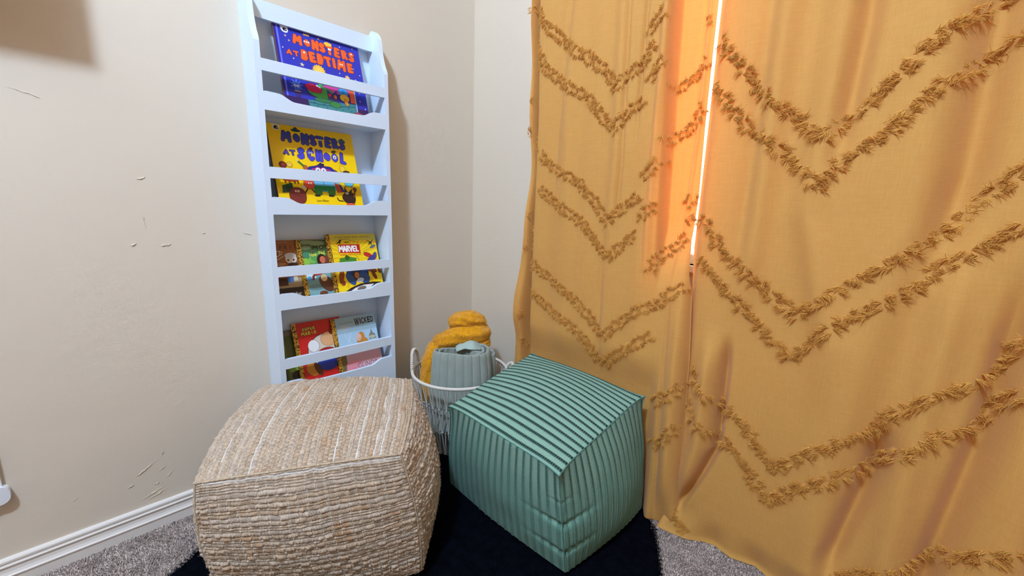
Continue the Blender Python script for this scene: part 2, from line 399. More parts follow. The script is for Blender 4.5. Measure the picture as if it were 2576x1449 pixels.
class Cover:
    """flat printed artwork in cover coordinates: u to the right, v up, metres"""
    def __init__(s, w, h): s.w = w; s.h = h; s.polys = []; s.layer = 0
    def poly(s, pts, rgb, up=True):
        if up: s.layer += 1
        pts = [(min(max(u, 0.0003), s.w - 0.0003), min(max(v, 0.0003), s.h - 0.0003)) for u, v in pts]
        s.polys.append((pts, None, rgb, s.layer))
    def rect(s, u0, v0, u1, v1, rgb): s.poly([(u0, v0), (u1, v0), (u1, v1), (u0, v1)], rgb)
    def disc(s, u, v, ru, rv, rgb, rot=0, n=22, wob=0.0, seed=0, up=True, k=2):
        r_ = random.Random(seed); ph = r_.random() * 6
        pts = []
        for i in range(n):
            a = 2 * PI * i / n; q = 1 + wob * math.sin(k * a + ph)
            x = ru * q * math.cos(a); y = rv * q * math.sin(a)
            pts.append((u + x * math.cos(rot) - y * math.sin(rot), v + x * math.sin(rot) + y * math.cos(rot)))
        s.poly(pts, rgb, up)
    def blob(s, u, v, ru, rv, rgb, rot=0, line=(25, 18, 25), lw=0.0009, wob=0.0, k=3, seed=0, n=22):
        s.disc(u, v, ru + lw, rv + lw, line, rot, n, wob, seed, True, k); s.disc(u, v, ru, rv, rgb, rot, n, wob, seed, True, k)
    def star(s, u, v, r, rgb, k=5, inner=0.45, rot=0.3):
        s.poly([(u + (r if i % 2 == 0 else r * inner) * math.cos(rot + PI * i / k), v + (r if i % 2 == 0 else r * inner) * math.sin(rot + PI * i / k)) for i in range(2 * k)], rgb)
    def stroke(s, pts, wd, rgb):
        s.layer += 1
        for a, b in zip(pts[:-1], pts[1:]):
            dx, dy = b[0] - a[0], b[1] - a[1]; L = math.hypot(dx, dy) + 1e-9; nx, ny = -dy / L * wd / 2, dx / L * wd / 2
            s.polys.append(([(a[0] + nx, a[1] + ny), (a[0] - nx, a[1] - ny), (b[0] - nx, b[1] - ny), (b[0] + nx, b[1] + ny)], None, rgb, s.layer))
    def text(s, t, u, v, hgt, rgb, bold=0.0, wid=None, rot=0.0, line=None, lw=0.02):
        vs, fs, dim = text_geo(t, bold)
        sy = hgt / dim[1]; sx = (wid / dim[0]) if wid else sy
        if line:
            vo, fo, d2 = text_geo(t, bold + lw)
            s.layer += 1; s._txt(vo, fo, u, v, sx, sy, rot, line)
        s.layer += 1; s._txt(vs, fs, u, v, sx, sy, rot, rgb)
    def _txt(s, vs, fs, u, v, sx, sy, rot, rgb):
        x = vs[:, 0] * sx; y = vs[:, 1] * sy
        U = u + x * math.cos(rot) - y * math.sin(rot); W_ = v + x * math.sin(rot) + y * math.cos(rot)
        s.polys.append((list(zip(U, W_)), fs, rgb, s.layer))
    GL = {'M': [[(-.40, -.38), (-.30, .38), (0, -.08), (.30, .38), (.40, -.38)]], 'N': [[(-.33, -.38), (-.30, .38), (.30, -.38), (.33, .38)]],
          'S': [[(.26, .28), (.02, .39), (-.24, .26), (-.12, .06), (.18, -.08), (.22, -.30), (-.04, -.40), (-.28, -.30)]],
          'T': [[(-.36, .36), (.36, .34)], [(0, .34), (.02, -.38)]], 'E': [[(.26, .36), (-.22, .36), (-.24, -.36), (.28, -.36)], [(-.22, 0), (.20, 0)]],
          'R': [[(-.25, -.38), (-.25, .36), (.08, .38), (.24, .20), (.08, .02), (-.2, 0)], [(0, 0), (.30, -.38)]], 'A': [[(-.34, -.38), (0, .40), (.34, -.38)], [(-.2, -.14), (.2, -.14)]],
          'B': [[(-.25, -.36), (-.25, .36), (.1, .36), (.22, .2), (.05, .04), (-.2, .02)], [(.05, .02), (.28, -.16), (.12, -.36), (-.22, -.36)]],
          'D': [[(-.25, -.36), (-.25, .36), (.08, .34), (.28, .05), (.1, -.34), (-.22, -.36)], [(0, .2), (.05, -.2)]], 'I': [[(0, .36), (0, -.36)]],
          'C': [[(.28, .26), (.05, .40), (-.24, .2), (-.26, -.15), (0, -.40), (.28, -.28)]], 'H': [[(-.28, .38), (-.28, -.38)], [(.28, .38), (.28, -.38)], [(-.28, 0), (.28, 0)]],
          'L': [[(-.2, .38), (-.2, -.34), (.28, -.36)]], 'O': [[(0, .2), (0, -.2)], [(-.14, .08), (.14, -.08)], [(.14, .08), (-.14, -.08)]],
          'F': [[(.26, .36), (-.22, .36), (-.24, -.38)], [(-.22, 0), (.20, 0)]], 'V': [[(-.34, .38), (0, -.38), (.34, .38)]], 'U': [[(-.28, .38), (-.26, -.2), (0, -.38), (.26, -.2), (.28, .38)]], 'P': [[(-.22, -.38), (-.22, .36), (.12, .34), (.24, .18), (.1, .0), (-.2, 0)]]}
    def capsules(s, ch, u, v, hgt, wid, rad, rgb, rot):
        """one rounded bubble letter as a single flat sheet (marching squares round its pen strokes)"""
        s.layer += 1
        if ch == 'O': hgt *= 0.9
        hw, hh = wid * 0.45 + rad + 0.001, hgt * 0.45 + rad + 0.001
        n = 30
        gx, gy = np.meshgrid(np.linspace(-hw, hw, n), np.linspace(-hh, hh, n), indexing='ij')
        d = np.full(gx.shape, 9.0)
        strokes = s.GL[ch]
        if ch == 'O' and rad < 0.175 * hgt: strokes = [[(.30 * math.cos(k * PI / 6), .38 * math.sin(k * PI / 6)) for k in range(13)]]; rad = rad / 1.35
        for ln in strokes:
            for a, b in zip(ln[:-1], ln[1:]):
                ax, ay, bx, by = a[0] * wid, a[1] * hgt, b[0] * wid, b[1] * hgt
                t = np.clip(((gx - ax) * (bx - ax) + (gy - ay) * (by - ay)) / ((bx - ax) ** 2 + (by - ay) ** 2), 0, 1)
                d = np.minimum(d, np.hypot(gx - ax - t * (bx - ax), gy - ay - t * (by - ay)))
        f = rad - d; vs = []; fs = []; ids = {}
        def vid(k, x, y):
            if k not in ids:
                ids[k] = len(vs); vs.append((u + x * math.cos(rot) - y * math.sin(rot), v + x * math.sin(rot) + y * math.cos(rot)))
            return ids[k]
        for i in range(n - 1):
            for j in range(n - 1):
                cs = ((i, j), (i + 1, j), (i + 1, j + 1), (i, j + 1))
                if max(f[c_] for c_ in cs) <= 0: continue
                pl_ = []
                for q in range(4):
                    a, b = cs[q], cs[(q + 1) % 4]
                    if f[a] > 0: pl_.append(vid(a, gx[a], gy[a]))
                    if (f[a] > 0) != (f[b] > 0):
                        t = f[a] / (f[a] - f[b]); k = (min(a, b), max(a, b))
                        pl_.append(vid(k, gx[a] + (gx[b] - gx[a]) * t, gy[a] + (gy[b] - gy[a]) * t))
                if len(pl_) >= 3: fs.append(tuple(pl_))
        s.polys.append((vs, fs, rgb, s.layer))
    def letters(s, t, cs, hgt, wid, rgb, bold=0.06, line=None, lw=0.03, rots=None, fat=0.138, straight=False):
        for i, (ch, (u, v)) in enumerate(zip(t, cs)):
            rot = 0.0 if straight else 0.10 * (((i * 53) % 5) / 2 - 1); hh = hgt if straight else hgt * (1 + 0.06 * ((i * 37) % 3 - 1)); ww = wid * (1.16 if ch == 'M' else 1); r_ = fat * hgt * (1.35 if ch == 'O' else 1)
            if line: s.capsules(ch, u, v, hh, ww, r_ + 0.0011, line, rot)
            s.capsules(ch, u, v, hh, ww, r_, rgb, rot)

def make_book(label, cover, base_rgb, y0, xb, zb, xt, zt, thick, foil=False, back_rgb=None, spine_label=None):
    """cover plane runs from (xb, zb) at the foot to (xt, zt); u runs along +y from y0"""
    w_, h_ = cover.w, cover.h
    vdir = V(xt - xb, 0, zt - zb).normalized(); udir = V(0, 1, 0); nrm = udir.cross(vdir).normalized()
    O = V(xb, y0, zb)
    def P(u, v, n=0.0): return O + udir * u + vdir * v + nrm * n
    t = thing('book', label, 'book', tuple(P(w_ / 2, 0, -thick / 2)), 'picture books in the white bookcase')
    ct = 0.0018
    def slab(name, u0, u1, v0, v1, n0, n1, m, par=t):
        bm = bmesh.new(); vs = [bm.verts.new(P(u, v, n)) for n in (n0, n1) for u, v in ((u0, v0), (u1, v0), (u1, v1), (u0, v1))]
        for f in ((0, 3, 2, 1), (4, 5, 6, 7), (0, 1, 5, 4), (1, 2, 6, 5), (2, 3, 7, 6), (3, 0, 4, 7)): bm.faces.new([vs[i] for i in f])
        return fin(name, bm, m, par)
    br = pm(back_rgb or base_rgb)
    slab('back_cover', 0.002, w_, 0, h_, -thick, -thick + ct, br)
    slab('page_block', 0.003, w_ - 0.003, 0.003, h_ - 0.003, -thick + ct, -ct, m_pages)
    slab('spine', 0.0, 0.002, 0, h_, -thick, 0, m_foil if foil else br)
    # front cover with its print
    me = bpy.data.meshes.new('front_cover'); mats = []
    def mi(mm):
        if mm not in mats: mats.append(mm); me.materials.append(mm)
        return mats.index(mm)
    bm = bmesh.new()
    u0 = 0.002
    vs = [bm.verts.new(P(u, v, n)) for n in (-ct, 0) for u, v in ((u0, 0), (w_, 0), (w_, h_), (u0, h_))]
    for f in ((0, 3, 2, 1), (4, 5, 6, 7), (0, 1, 5, 4), (1, 2, 6, 5), (2, 3, 7, 6), (3, 0, 4, 7)):
        bm.faces.new([vs[i] for i in f]).material_index = mi(pm(base_rgb))
    for pts, fs, rgb, lay in cover.polys:
        idx = mi(pm(rgb)); h = 0.000010 * lay + 0.00005
        vv = [bm.verts.new(P(u, v, h)) for u, v in pts]
        for f in (fs or [tuple(range(len(pts)))]):
            try:
                fc = bm.faces.new([vv[i] for i in f]); fc.material_index = idx
                fc.normal_update()
                if fc.normal.dot(nrm) < 0: fc.normal_flip()
            except ValueError: pass
    bm.to_mesh(me); bm.free()
    o = bpy.data.objects.new('front_cover', me); COL.objects.link(o); o.parent = t
    if foil:
        slab('foil_strip', 0.0, 0.0145, 0, h_, 0.00002, 0.0016, m_foil)
    adopt(t)
    return t

DK = (24, 16, 34)
# -- tall blue book, top shelf
c = Cover(0.272, 0.278)
c.rect(0.003, 0.001, 0.006, 0.277, (26, 24, 110)); c.rect(0.009, 0.001, 0.0135, 0.277, (110, 116, 226))
c.poly([(0.022, 0.277), (0.044, 0.277), (0.044, 0.258), (0.041, 0.252), (0.034, 0.250), (0.026, 0.253), (0.022, 0.261)], (240, 240, 246))
c.poly([(0.029, 0.264), (0.034, 0.267), (0.039, 0.264), (0.0385, 0.261), (0.041, 0.259), (0.040, 0.256), (0.030, 0.256), (0.028, 0.260)], (14, 12, 40)); c.rect(0.034, 0.2595, 0.039, 0.2608, (240, 240, 246))
for u, v, r in ((0.033, 0.241, .0042), (0.042, 0.228, .0038), (0.136, 0.262, .0042), (0.25, 0.262, .003)): c.star(u, v, r, (225, 190, 130))
for u, v in ((0.047, 0.172), (0.242, 0.188), (0.190, 0.16), (0.244, 0.15), (0.25, 0.105), (0.262, 0.17), (0.247, 0.075), (0.262, 0.05), (0.205, 0.255), (0.02, 0.2)): c.disc(u, v, .0022, .0022, (214, 205, 200))
OR = (240, 96, 34); OL = (130, 20, 50)
c.letters('MONSTERS', [(0.068, 0.238), (0.097, 0.236), (0.122, 0.236), (0.144, 0.235), (0.167, 0.233), (0.192, 0.232), (0.217, 0.231), (0.242, 0.230)], 0.033, 0.021, OR, 0.055, OL, 0.02)
c.letters('AT', [(0.037, 0.190), (0.057, 0.190)], 0.017, 0.017, OR, 0.05, OL, 0.02)
c.letters('BEDTIME', [(0.082, 0.192), (0.106, 0.192), (0.131, 0.192), (0.156, 0.191), (0.176, 0.191), (0.201, 0.190), (0.230, 0.188)], 0.036, 0.021, OR, 0.055, OL, 0.02)
for u in (0.092, 0.099, 0.105): c.disc(u - .003, 0.239, .0026, .0026, (250, 245, 240))
for i in range(3): c.disc(0.092 + i * .006, 0.2625, .0034, .003, (250, 200, 90))
c.disc(0.165, 0.252, .013, .007, (250, 196, 60), wob=.08, k=5); c.disc(0.1655, 0.236, .003, .0032, (250, 245, 240)); c.disc(0.171, 0.236, .003, .0032, (250, 245, 240))
c.disc(0.243, 0.240, .0028, .0028, (250, 245, 240)); c.disc(0.0825, 0.201, .003, .003, (250, 245, 240)); c.disc(0.197, 0.193, .0022, .003, (250, 245, 240)); c.disc(0.204, 0.193, .0022, .003, (250, 245, 240))
c.rect(0.002, 0.001, 0.270, 0.046, (48, 24, 84))
c.star(0.121, 0.150, .022, (246, 190, 60), 16, .8); c.disc(0.121, 0.150, .012, .012, (250, 205, 90))
c.star(0.215, 0.150, .010, (246, 190, 110), 6, .6); c.star(0.07, 0.158, .008, (222, 205, 160), 5, .4)
c.star(0.042, 0.086, .021, (90, 128, 220), 9, .5, .1); c.disc(0.042, 0.078, .010, .012, (60, 100, 205))
for du in (-.004, .004): c.disc(0.042 + du, 0.083, .0035, .004, (250, 250, 250)); c.disc(0.042 + du, 0.0825, .0014, .002, DK)
c.poly([(0.032, 0.066), (0.054, 0.068), (0.050, 0.048), (0.036, 0.046)], (52, 40, 120)); c.stroke([(0.034, .066), (.052, .066)], .002, (235, 190, 120))
c.poly([(0.070, 0.045), (0.228, 0.060), (0.228, 0.012), (0.075, 0.004)], (58, 128, 132))
for i in range(16): c.disc(0.082 + (i * 37 % 140) / 1000, 0.016 + (i * 23 % 34) / 1000, .0022, .0016, (20, 60, 88))
c.stroke([(0.072, 0.038), (0.115, 0.036), (0.160, 0.040), (0.226, 0.050)], .0016, (16, 50, 70))
c.poly([(0.110, 0.098), (0.180, 0.118), (0.222, 0.108), (0.205, 0.085), (0.130, 0.080)], (214, 70, 150))
c.blob(0.115, 0.078, .042, .020, (72, 168, 74), 0.0); c.poly([(0.10, 0.09), (0.116, 0.11), (0.132, 0.092)], (72, 168, 74)); c.blob(0.094, 0.087, .026, .014, (200, 30, 74), -.1, wob=.06, k=5)
c.disc(0.113, 0.094, .004, .003, (250, 250, 250), -.5); c.disc(0.106, 0.097, .004, .003, (250, 250, 250), -.5)
c.poly([(0.135, 0.092), (0.152, 0.080), (0.168, 0.096), (0.168, 0.062), (0.152, 0.054), (0.136, 0.060)], (60, 58, 130)); c.blob(.143, .075, .005, .006, (220, 50, 70)); c.blob(.161, .072, .005, .007, (230, 120, 60))
c.blob(0.200, 0.102, .014, .012, (222, 90, 170), wob=.15, k=7)
c.blob(0.190, 0.094, .016, .015, (60, 160, 220)); c.stroke([(0.186, .097), (.19, .101), (.195, .097), (.190, .090), (.183, .092)], .0018, (16, 80, 160))
c.blob(0.192, 0.074, .016, .013, (240, 190, 50)); c.blob(0.196, 0.060, .006, .011, (232, 150, 50), .4)
c.rect(0.212, 0.062, 0.229, 0.108, (238, 98, 44)); c.stroke([(0.2305, 0.02), (0.2305, 0.112)], .0035, (170, 190, 205))
c.blob(0.120, 0.052, .030, .007, (44, 116, 72)); c.blob(0.157, 0.045, .018, .010, (54, 128, 66))
c.blob(0.235, 0.022, .020, .010, (150, 60, 90), wob=.1, k=6)
make_book('large blue picture book with orange bubble letters on the top shelf', c, (42, 50, 172), -0.832, 0.105, 1.2735, 0.0275, 1.5415, 0.009, back_rgb=(110, 62, 66))

# -- yellow book, second shelf
c = Cover(0.276, 0.282)
YB = (38, 42, 118)
c.poly([(0.017, 0.281), (0.040, 0.281), (0.040, 0.270), (0.036, 0.262), (0.028, 0.260), (0.020, 0.263), (0.017, 0.270)], (236, 226, 190))
c.poly([(0.023, 0.274), (0.029, 0.277), (0.034, 0.274), (0.0335, 0.271), (0.036, 0.269), (0.035, 0.265), (0.024, 0.265), (0.022, 0.269)], (20, 14, 20)); c.rect(0.029, 0.269, 0.034, 0.2705, (236, 226, 190))
c.letters('MONSTERS', [(0.055, 0.244), (0.086, 0.243), (0.112, 0.242), (0.137, 0.242), (0.161, 0.241), (0.187, 0.241), (0.211, 0.240), (0.236, 0.240)], 0.038, 0.022, (58, 64, 158), 0.065, (16, 14, 40), 0.02)
c.letters('AT', [(0.047, 0.191), (0.066, 0.191)], 0.019, 0.018, (82, 66, 150), 0.05, (22, 14, 30), 0.02)
c.letters('SCHOOL', [(0.092, 0.192), (0.122, 0.190), (0.150, 0.190), (0.176, 0.189), (0.202, 0.188), (0.230, 0.188)], 0.040, 0.022, (66, 66, 200), 0.065, (16, 14, 40), 0.02)
c.disc(0.087, 0.268, .015, .005, (40, 70, 80)); c.disc(0.087, 0.274, .006, .005, (40, 70, 80)); c.disc(0.235, 0.254, .010, .005, (50, 110, 96), .2)
for u, v in ((0.158, 0.246), (0.165, 0.246), (0.119, 0.197), (0.126, 0.197)): c.disc(u, v, .003, .003, (226, 220, 200)); c.disc(u, v, .0012, .0014, DK)
c.disc(0.202, 0.190, .006, .007, (236, 230, 215)); c.disc(0.202, 0.189, .002, .003, (70, 70, 60)); c.disc(.126, .212, .006, .005, (86, 34, 40), .5); c.disc(0.201, 0.209, .009, .005, (70, 70, 60), .3)
c.blob(0.151, 0.130, .052, .026, (40, 38, 138), wob=.05, k=9, n=40); c.disc(0.151, 0.157, .010, .008, (26, 24, 80), wob=.2, k=5)
for u in (0.138, 0.156): c.blob(u, 0.139, .0085, .0085, (245, 240, 245), line=(215, 60, 110), lw=.0018); c.disc(u, 0.138, .002, .004, DK)
c.stroke([(0.118, 0.141), (0.129, 0.143)], .003, (215, 60, 110)); c.stroke([(0.166, 0.143), (0.18, 0.14)], .003, (215, 60, 110))
c.blob(0.153, 0.092, .050, .027, (120, 190, 226)); c.poly([(0.118, 0.117), (0.190, 0.116), (0.178, 0.104), (0.132, 0.102)], (34, 60, 160))
c.poly([(0.112, 0.086), (0.186, 0.086), (0.182, 0.054), (0.160, 0.053), (0.158, 0.068), (0.140, 0.068), (0.138, 0.053), (0.116, 0.053)], (30, 130, 62))
c.disc(0.122, 0.051, .010, .0035, DK); c.disc(0.168, 0.052, .010, .0035, DK); c.stroke([(0.148, .100), (.150, .088)], .0014, DK)
c.blob(0.101, 0.089, .017, .017, (226, 84, 54)); c.stroke([(0.088, 0.098), (0.076, 0.108), (0.080, 0.122)], .006, (226, 84, 54)); c.stroke([(.094, .073), (.084, .058)], .004, DK); c.stroke([(.106, .073), (.116, .060)], .004, DK); c.poly([(.076, .074), (.086, .072), (.088, .080), (.076, .082)], (190, 200, 220))
for du in (-.004, .003): c.disc(0.104 + du, 0.092, .0022, .0026, (250, 250, 250))
c.poly([(0.184, 0.098), (0.200, 0.094), (0.210, 0.066), (0.190, 0.064)], (190, 70, 40)); c.poly([(0.200, 0.094), (0.207, 0.092), (0.216, 0.068), (0.206, 0.066)], (40, 50, 120))
c.poly([(0.018, 0.080), (0.048, 0.090), (0.052, 0.060), (0.016, 0.056)], (28, 84, 44)); c.disc(0.036, 0.070, .010, .011, (14, 50, 32))
c.blob(0.060, 0.048, .026, .028, (118, 40, 36), wob=.03, k=4); c.stroke([(.046, .052), (.07, .046)], .0016, (60, 16, 20))
for du in (-.004, .004): c.disc(0.060 + du, 0.063, .0036, .004, (240, 200, 190)); c.disc(0.061 + du, 0.063, .0013, .002, DK)
c.blob(0.046, 0.108, .028, .014, (170, 66, 30), wob=.05, k=4)
for u in (.028, .040, .056, .066): c.stroke([(u, .098), (u + .002, .088)], .005, (130, 44, 22))
c.blob(0.030, 0.148, .011, .010, (120, 40, 26)); c.disc(0.030, 0.149, .004, .004, (180, 60, 40)); c.blob(0.050, 0.150, .008, .008, (240, 190, 70)); c.stroke([(.036, .137), (.06, .130)], .003, (90, 30, 20))
c.stroke([(0.078, 0.164), (0.096, 0.146)], .007, (60, 110, 50)); c.poly([(0.074, 0.160), (0.081, 0.167), (0.0735, 0.1685)], (230, 200, 150)); c.blob(.098, .144, .007, .008, (180, 90, 50))
c.blob(0.236, 0.100, .016, .013, (96, 190, 220)); c.stroke([(.226, .09), (.218, .084)], .0035, (180, 90, 40)); c.stroke([(.243, .09), (.246, .08)], .0035, (180, 90, 40))
c.blob(0.222, 0.150, .009, .011, (246, 206, 60)); c.stroke([(0.216, 0.166), (0.213, 0.173)], .001, (90, 60, 20)); c.stroke([(0.222, 0.168), (0.222, 0.175)], .001, (90, 60, 20)); c.stroke([(0.228, 0.166), (0.233, 0.172)], .001, (90, 60, 20))
c.disc(0.234, 0.140, .012, .005, (70, 40, 30))
c.blob(0.229, 0.046, .023, .022, (44, 28, 32), wob=.06, k=3); c.poly([(0.214, 0.062), (0.217, 0.086), (0.226, 0.068)], (60, 30, 30)); c.poly([(0.232, 0.070), (0.244, 0.080), (0.240, 0.064)], (44, 28, 32)); c.stroke([(.246, .05), (.254, .074)], .006, (120, 60, 40)); c.blob(.254, .078, .006, .007, (120, 60, 40)); c.disc(.230, .022, .016, .006, (226, 90, 60))
for du in (-.004, .002): c.disc(0.224 + du, 0.063, .0020, .0048, (240, 236, 230))
c.stroke([(.206, .034), (.190, .036), (.186, .046)], .0035, (44, 28, 32))
c.text('Laura Baker', 0.136, 0.034, 0.007, (60, 40, 16), 0.0, 0.040)
make_book('large yellow picture book with dark blue bubble letters on the second shelf', c, (250, 206, 6), -0.871, 0.105, 0.971, 0.0225, 1.240, 0.009, back_rgb=(70, 46, 30))

# -- third shelf: brown, green, yellow with a red box
c = Cover(0.168, 0.215)
c.rect(0.002, 0.001, 0.167, 0.214, (150, 84, 36)); c.rect(0.002, 0.001, 0.167, 0.085, (176, 150, 112)); c.rect(0.002, 0.001, 0.167, 0.052, (40, 24, 20)); c.rect(0.002, 0.06, 0.034, 0.085, (80, 44, 28))
c.letters('FRI', [(0.031, 0.190), (0.046, 0.190), (0.061, 0.190)], 0.017, 0.012, (30, 18, 14), fat=0.05)
c.stroke([(0.010, 0.2065), (0.055, 0.209)], .0012, (200, 150, 100))
c.stroke([(0.008, 0.176), (0.026, 0.178), (0.024, 0.164), (0.012, 0.158), (0.006, 0.164)], .0022, (222, 200, 176)); c.stroke([(0.026, .176), (.033, .174), (.030, .166), (.025, .166)], .0018, (222, 200, 176)); c.stroke([(0.004, 0.152), (0.018, 0.150), (0.034, 0.160)], .002, (222, 200, 176))
c.blob(0.057, 0.150, .018, .017, (222, 206, 190), line=(120, 90, 70)); c.disc(0.056, 0.161, .018, .010, (200, 196, 196)); c.disc(0.060, 0.130, .016, .007, (50, 26, 26)); c.disc(0.047, 0.146, .0028, .0035, DK); c.disc(0.064, 0.146, .0028, .0035, DK)
c.rect(0.034, 0.070, 0.052, 0.088, (70, 116, 176)); c.rect(0.054, 0.074, 0.066, 0.088, (214, 200, 180)); c.disc(.02, .133, .018, .005, (190, 130, 80))
c.text('for', 0.060, 0.030, 0.011, (226, 220, 214), 0.0)
make_book('brown picture book with handwritten letters, leftmost on the third shelf', c, (150, 84, 36), -0.888, 0.096, 0.6675, 0.0215, 0.869, 0.005, foil=False)
c = Cover(0.168, 0.213)
c.rect(0.002, 0.001, 0.167, 0.212, (96, 150, 88)); c.rect(0.014, 0.140, 0.167, 0.212, (66, 100, 60)); c.rect(0.014, 0.001, 0.167, 0.095, (122, 170, 176))
for i, (u, v, ru, rv) in enumerate(((.035, .205, .026, .007), (.07, .200, .03, .008), (.03, .185, .016, .006))): c.disc(u, v, ru, rv, (130, 150, 112), wob=.1, k=5)
c.disc(0.022, 0.137, .016, .012, (146, 196, 70)); c.disc(0.045, 0.142, .014, .012, (120, 190, 90)); c.disc(.028, .160, .014, .010, (60, 140, 110)); c.disc(.07, .150, .030, .018, (86, 160, 84))
c.letters('MO', [(0.061, 0.185), (0.082, 0.185)], 0.018, 0.016, (24, 22, 16), fat=0.10)
c.disc(0.082, 0.185, .0035, .0035, (150, 170, 110)); c.disc(0.082, 0.185, .0014, .0014, (24, 22, 16))
c.text('How', 0.050, 0.160, 0.013, (236, 224, 90), 0.02, 0.024, 0.08); c.text('Did', 0.080, 0.165, 0.013, (236, 224, 90), 0.02, 0.020, 0.08)
c.blob(0.076, 0.138, .016, .022, (40, 18, 20)); c.disc(0.079, 0.140, .010, .013, (206, 110, 84)); c.disc(0.095, 0.140, .008, .018, (120, 60, 50))
c.disc(0.028, 0.085, .020, .012, (226, 240, 244), wob=.1, k=5); c.disc(0.03, 0.060, .028, .014, (120, 164, 166)); c.disc(.024, .076, .009, .008, (90, 160, 210)); c.disc(.045, .045, .03, .010, (104, 142, 146), wob=.1)
c.stroke([(0.036, 0.070), (0.038, 0.086), (0.050, 0.090), (.058, .098)], .008, (130, 50, 40)); c.disc(0.064, 0.094, .020, .006, (190, 40, 46), .3)
c.blob(0.078, 0.055, .020, .032, (96, 56, 40), .5); c.blob(0.072, 0.076, .011, .013, (226, 196, 146), line=(150, 100, 60))
for i in range(8): c.disc(.068 + (i * 3 % 7) * .0013, .070 + (i * 5 % 8) * .0014, .0009, .0009, (176, 126, 80))
c.disc(.062, .022, .014, .008, (110, 60, 44))
make_book('green jungle picture book with gold spine, middle one on the third shelf', c, (96, 150, 88), -0.8105, 0.1005, 0.6675, 0.0285, 0.869, 0.005, foil=True)
c = Cover(0.188, 0.229)
YL = (252, 218, 28)
c.rect(0.002, 0.001, 0.187, 0.228, YL)
for i in range(30):
    a = 2 * PI * i / 30; b = a + PI / 34
    c.poly([(0.082 + .02 * math.cos(a), 0.145 + .02 * math.sin(a)), (0.082 + .12 * math.cos(a), 0.145 + .12 * math.sin(a)), (0.082 + .12 * math.cos(b), 0.145 + .12 * math.sin(b))], (244, 190, 20), up=(i == 0))
c.rect(0.014, 0.205, 0.187, 0.228, (214, 196, 70))
c.text('A Little Golden Book Collection', 0.098, 0.2185, 0.006, (70, 60, 14), 0.0, 0.13)
c.text('NINE', 0.073, 0.199, 0.0065, (90, 20, 16), 0.03, 0.019)
c.poly([(0.038, 0.160), (0.120, 0.156), (0.121, 0.190), (0.040, 0.192)], (196, 28, 30)); c.letters('MARVEL', [(0.0490, 0.1752), (0.0620, 0.1750), (0.0740, 0.1747), (0.0860, 0.1744), (0.0980, 0.1741), (0.1090, 0.1738)], 0.0265, 0.0145, (250, 248, 246), fat=0.088, straight=True)
c.text('SUPER HERO TALES', 0.082, 0.1525, 0.0065, (180, 40, 16), 0.02, 0.080)
c.blob(0.068, 0.132, .032, .012, (66, 140, 46), wob=.1, k=6, n=36); c.blob(.066, .142, .007, .008, (44, 90, 34)); c.stroke([(.094, .152), (.104, .144), (.110, .128)], .0014, (30, 40, 30))
c.blob(0.146, 0.148, .016, .008, (196, 40, 44), -.4); c.blob(0.160, 0.132, .024, .010, (70, 60, 140), .6); c.blob(0.174, 0.145, .006, .012, (70, 60, 140), -.3)
c.poly([(0.150, 0.206), (0.166, 0.198), (0.182, 0.209), (0.168, 0.193), (0.172, 0.180), (0.164, 0.190), (0.154, 0.184), (0.161, 0.196)], (54, 46, 20)); c.blob(0.172, 0.179, .012, .0045, (110, 110, 140), .4)
c.stroke([(.128, .160), (.182, .184)], .001, (80, 70, 20)); c.stroke([(0.036, 0.190), (.05, .208), (.068, .212), (.09, .205), (.12, .196)], .0012, (80, 70, 20)); c.poly([(.030, .194), (.042, .200), (.050, .210), (.056, .208), (.050, .198), (.053, .192), (.045, .197)], (40, 36, 20))
c.blob(0.095, 0.082, .044, .030, (30, 50, 96), wob=.06, k=4, n=36); c.blob(0.094, 0.078, .020, .026, (38, 36, 52)); c.blob(0.091, 0.074, .010, .012, (186, 120, 70)); c.blob(0.118, 0.064, .018, .024, (36, 84, 150), .4); c.blob(0.066, 0.062, .013, .025, (36, 84, 150), .5); c.disc(.093, .106, .020, .006, (220, 226, 236)); c.disc(.100, .055, .014, .008, (200, 214, 236), .2)
c.blob(0.034, 0.076, .008, .028, (150, 64, 32), -.25); c.disc(.036, .05, .008, .010, (150, 64, 32)); c.blob(0.150, 0.092, .022, .010, (110, 48, 30), -.5); c.blob(0.158, 0.068, .006, .016, (130, 54, 34), .4); c.blob(0.180, 0.088, .005, .014, (120, 50, 34), .3)
c.poly([(0.036, 0.017), (0.060, 0.030), (0.100, 0.042), (0.150, 0.044), (0.180, 0.040), (0.130, 0.018)], (34, 30, 34)); c.poly([(0.05, 0.014), (0.076, 0.028), (0.110, 0.036), (0.150, 0.036), (0.12, 0.010)], (240, 238, 236)); c.disc(.10, .024, .018, .008, (120, 110, 106), .2)
make_book('bright yellow collection book with a white on red title box, rightmost on the third shelf', c, YL, -0.7135, 0.1065, 0.667, 0.0365, 0.885, 0.009, foil=True)

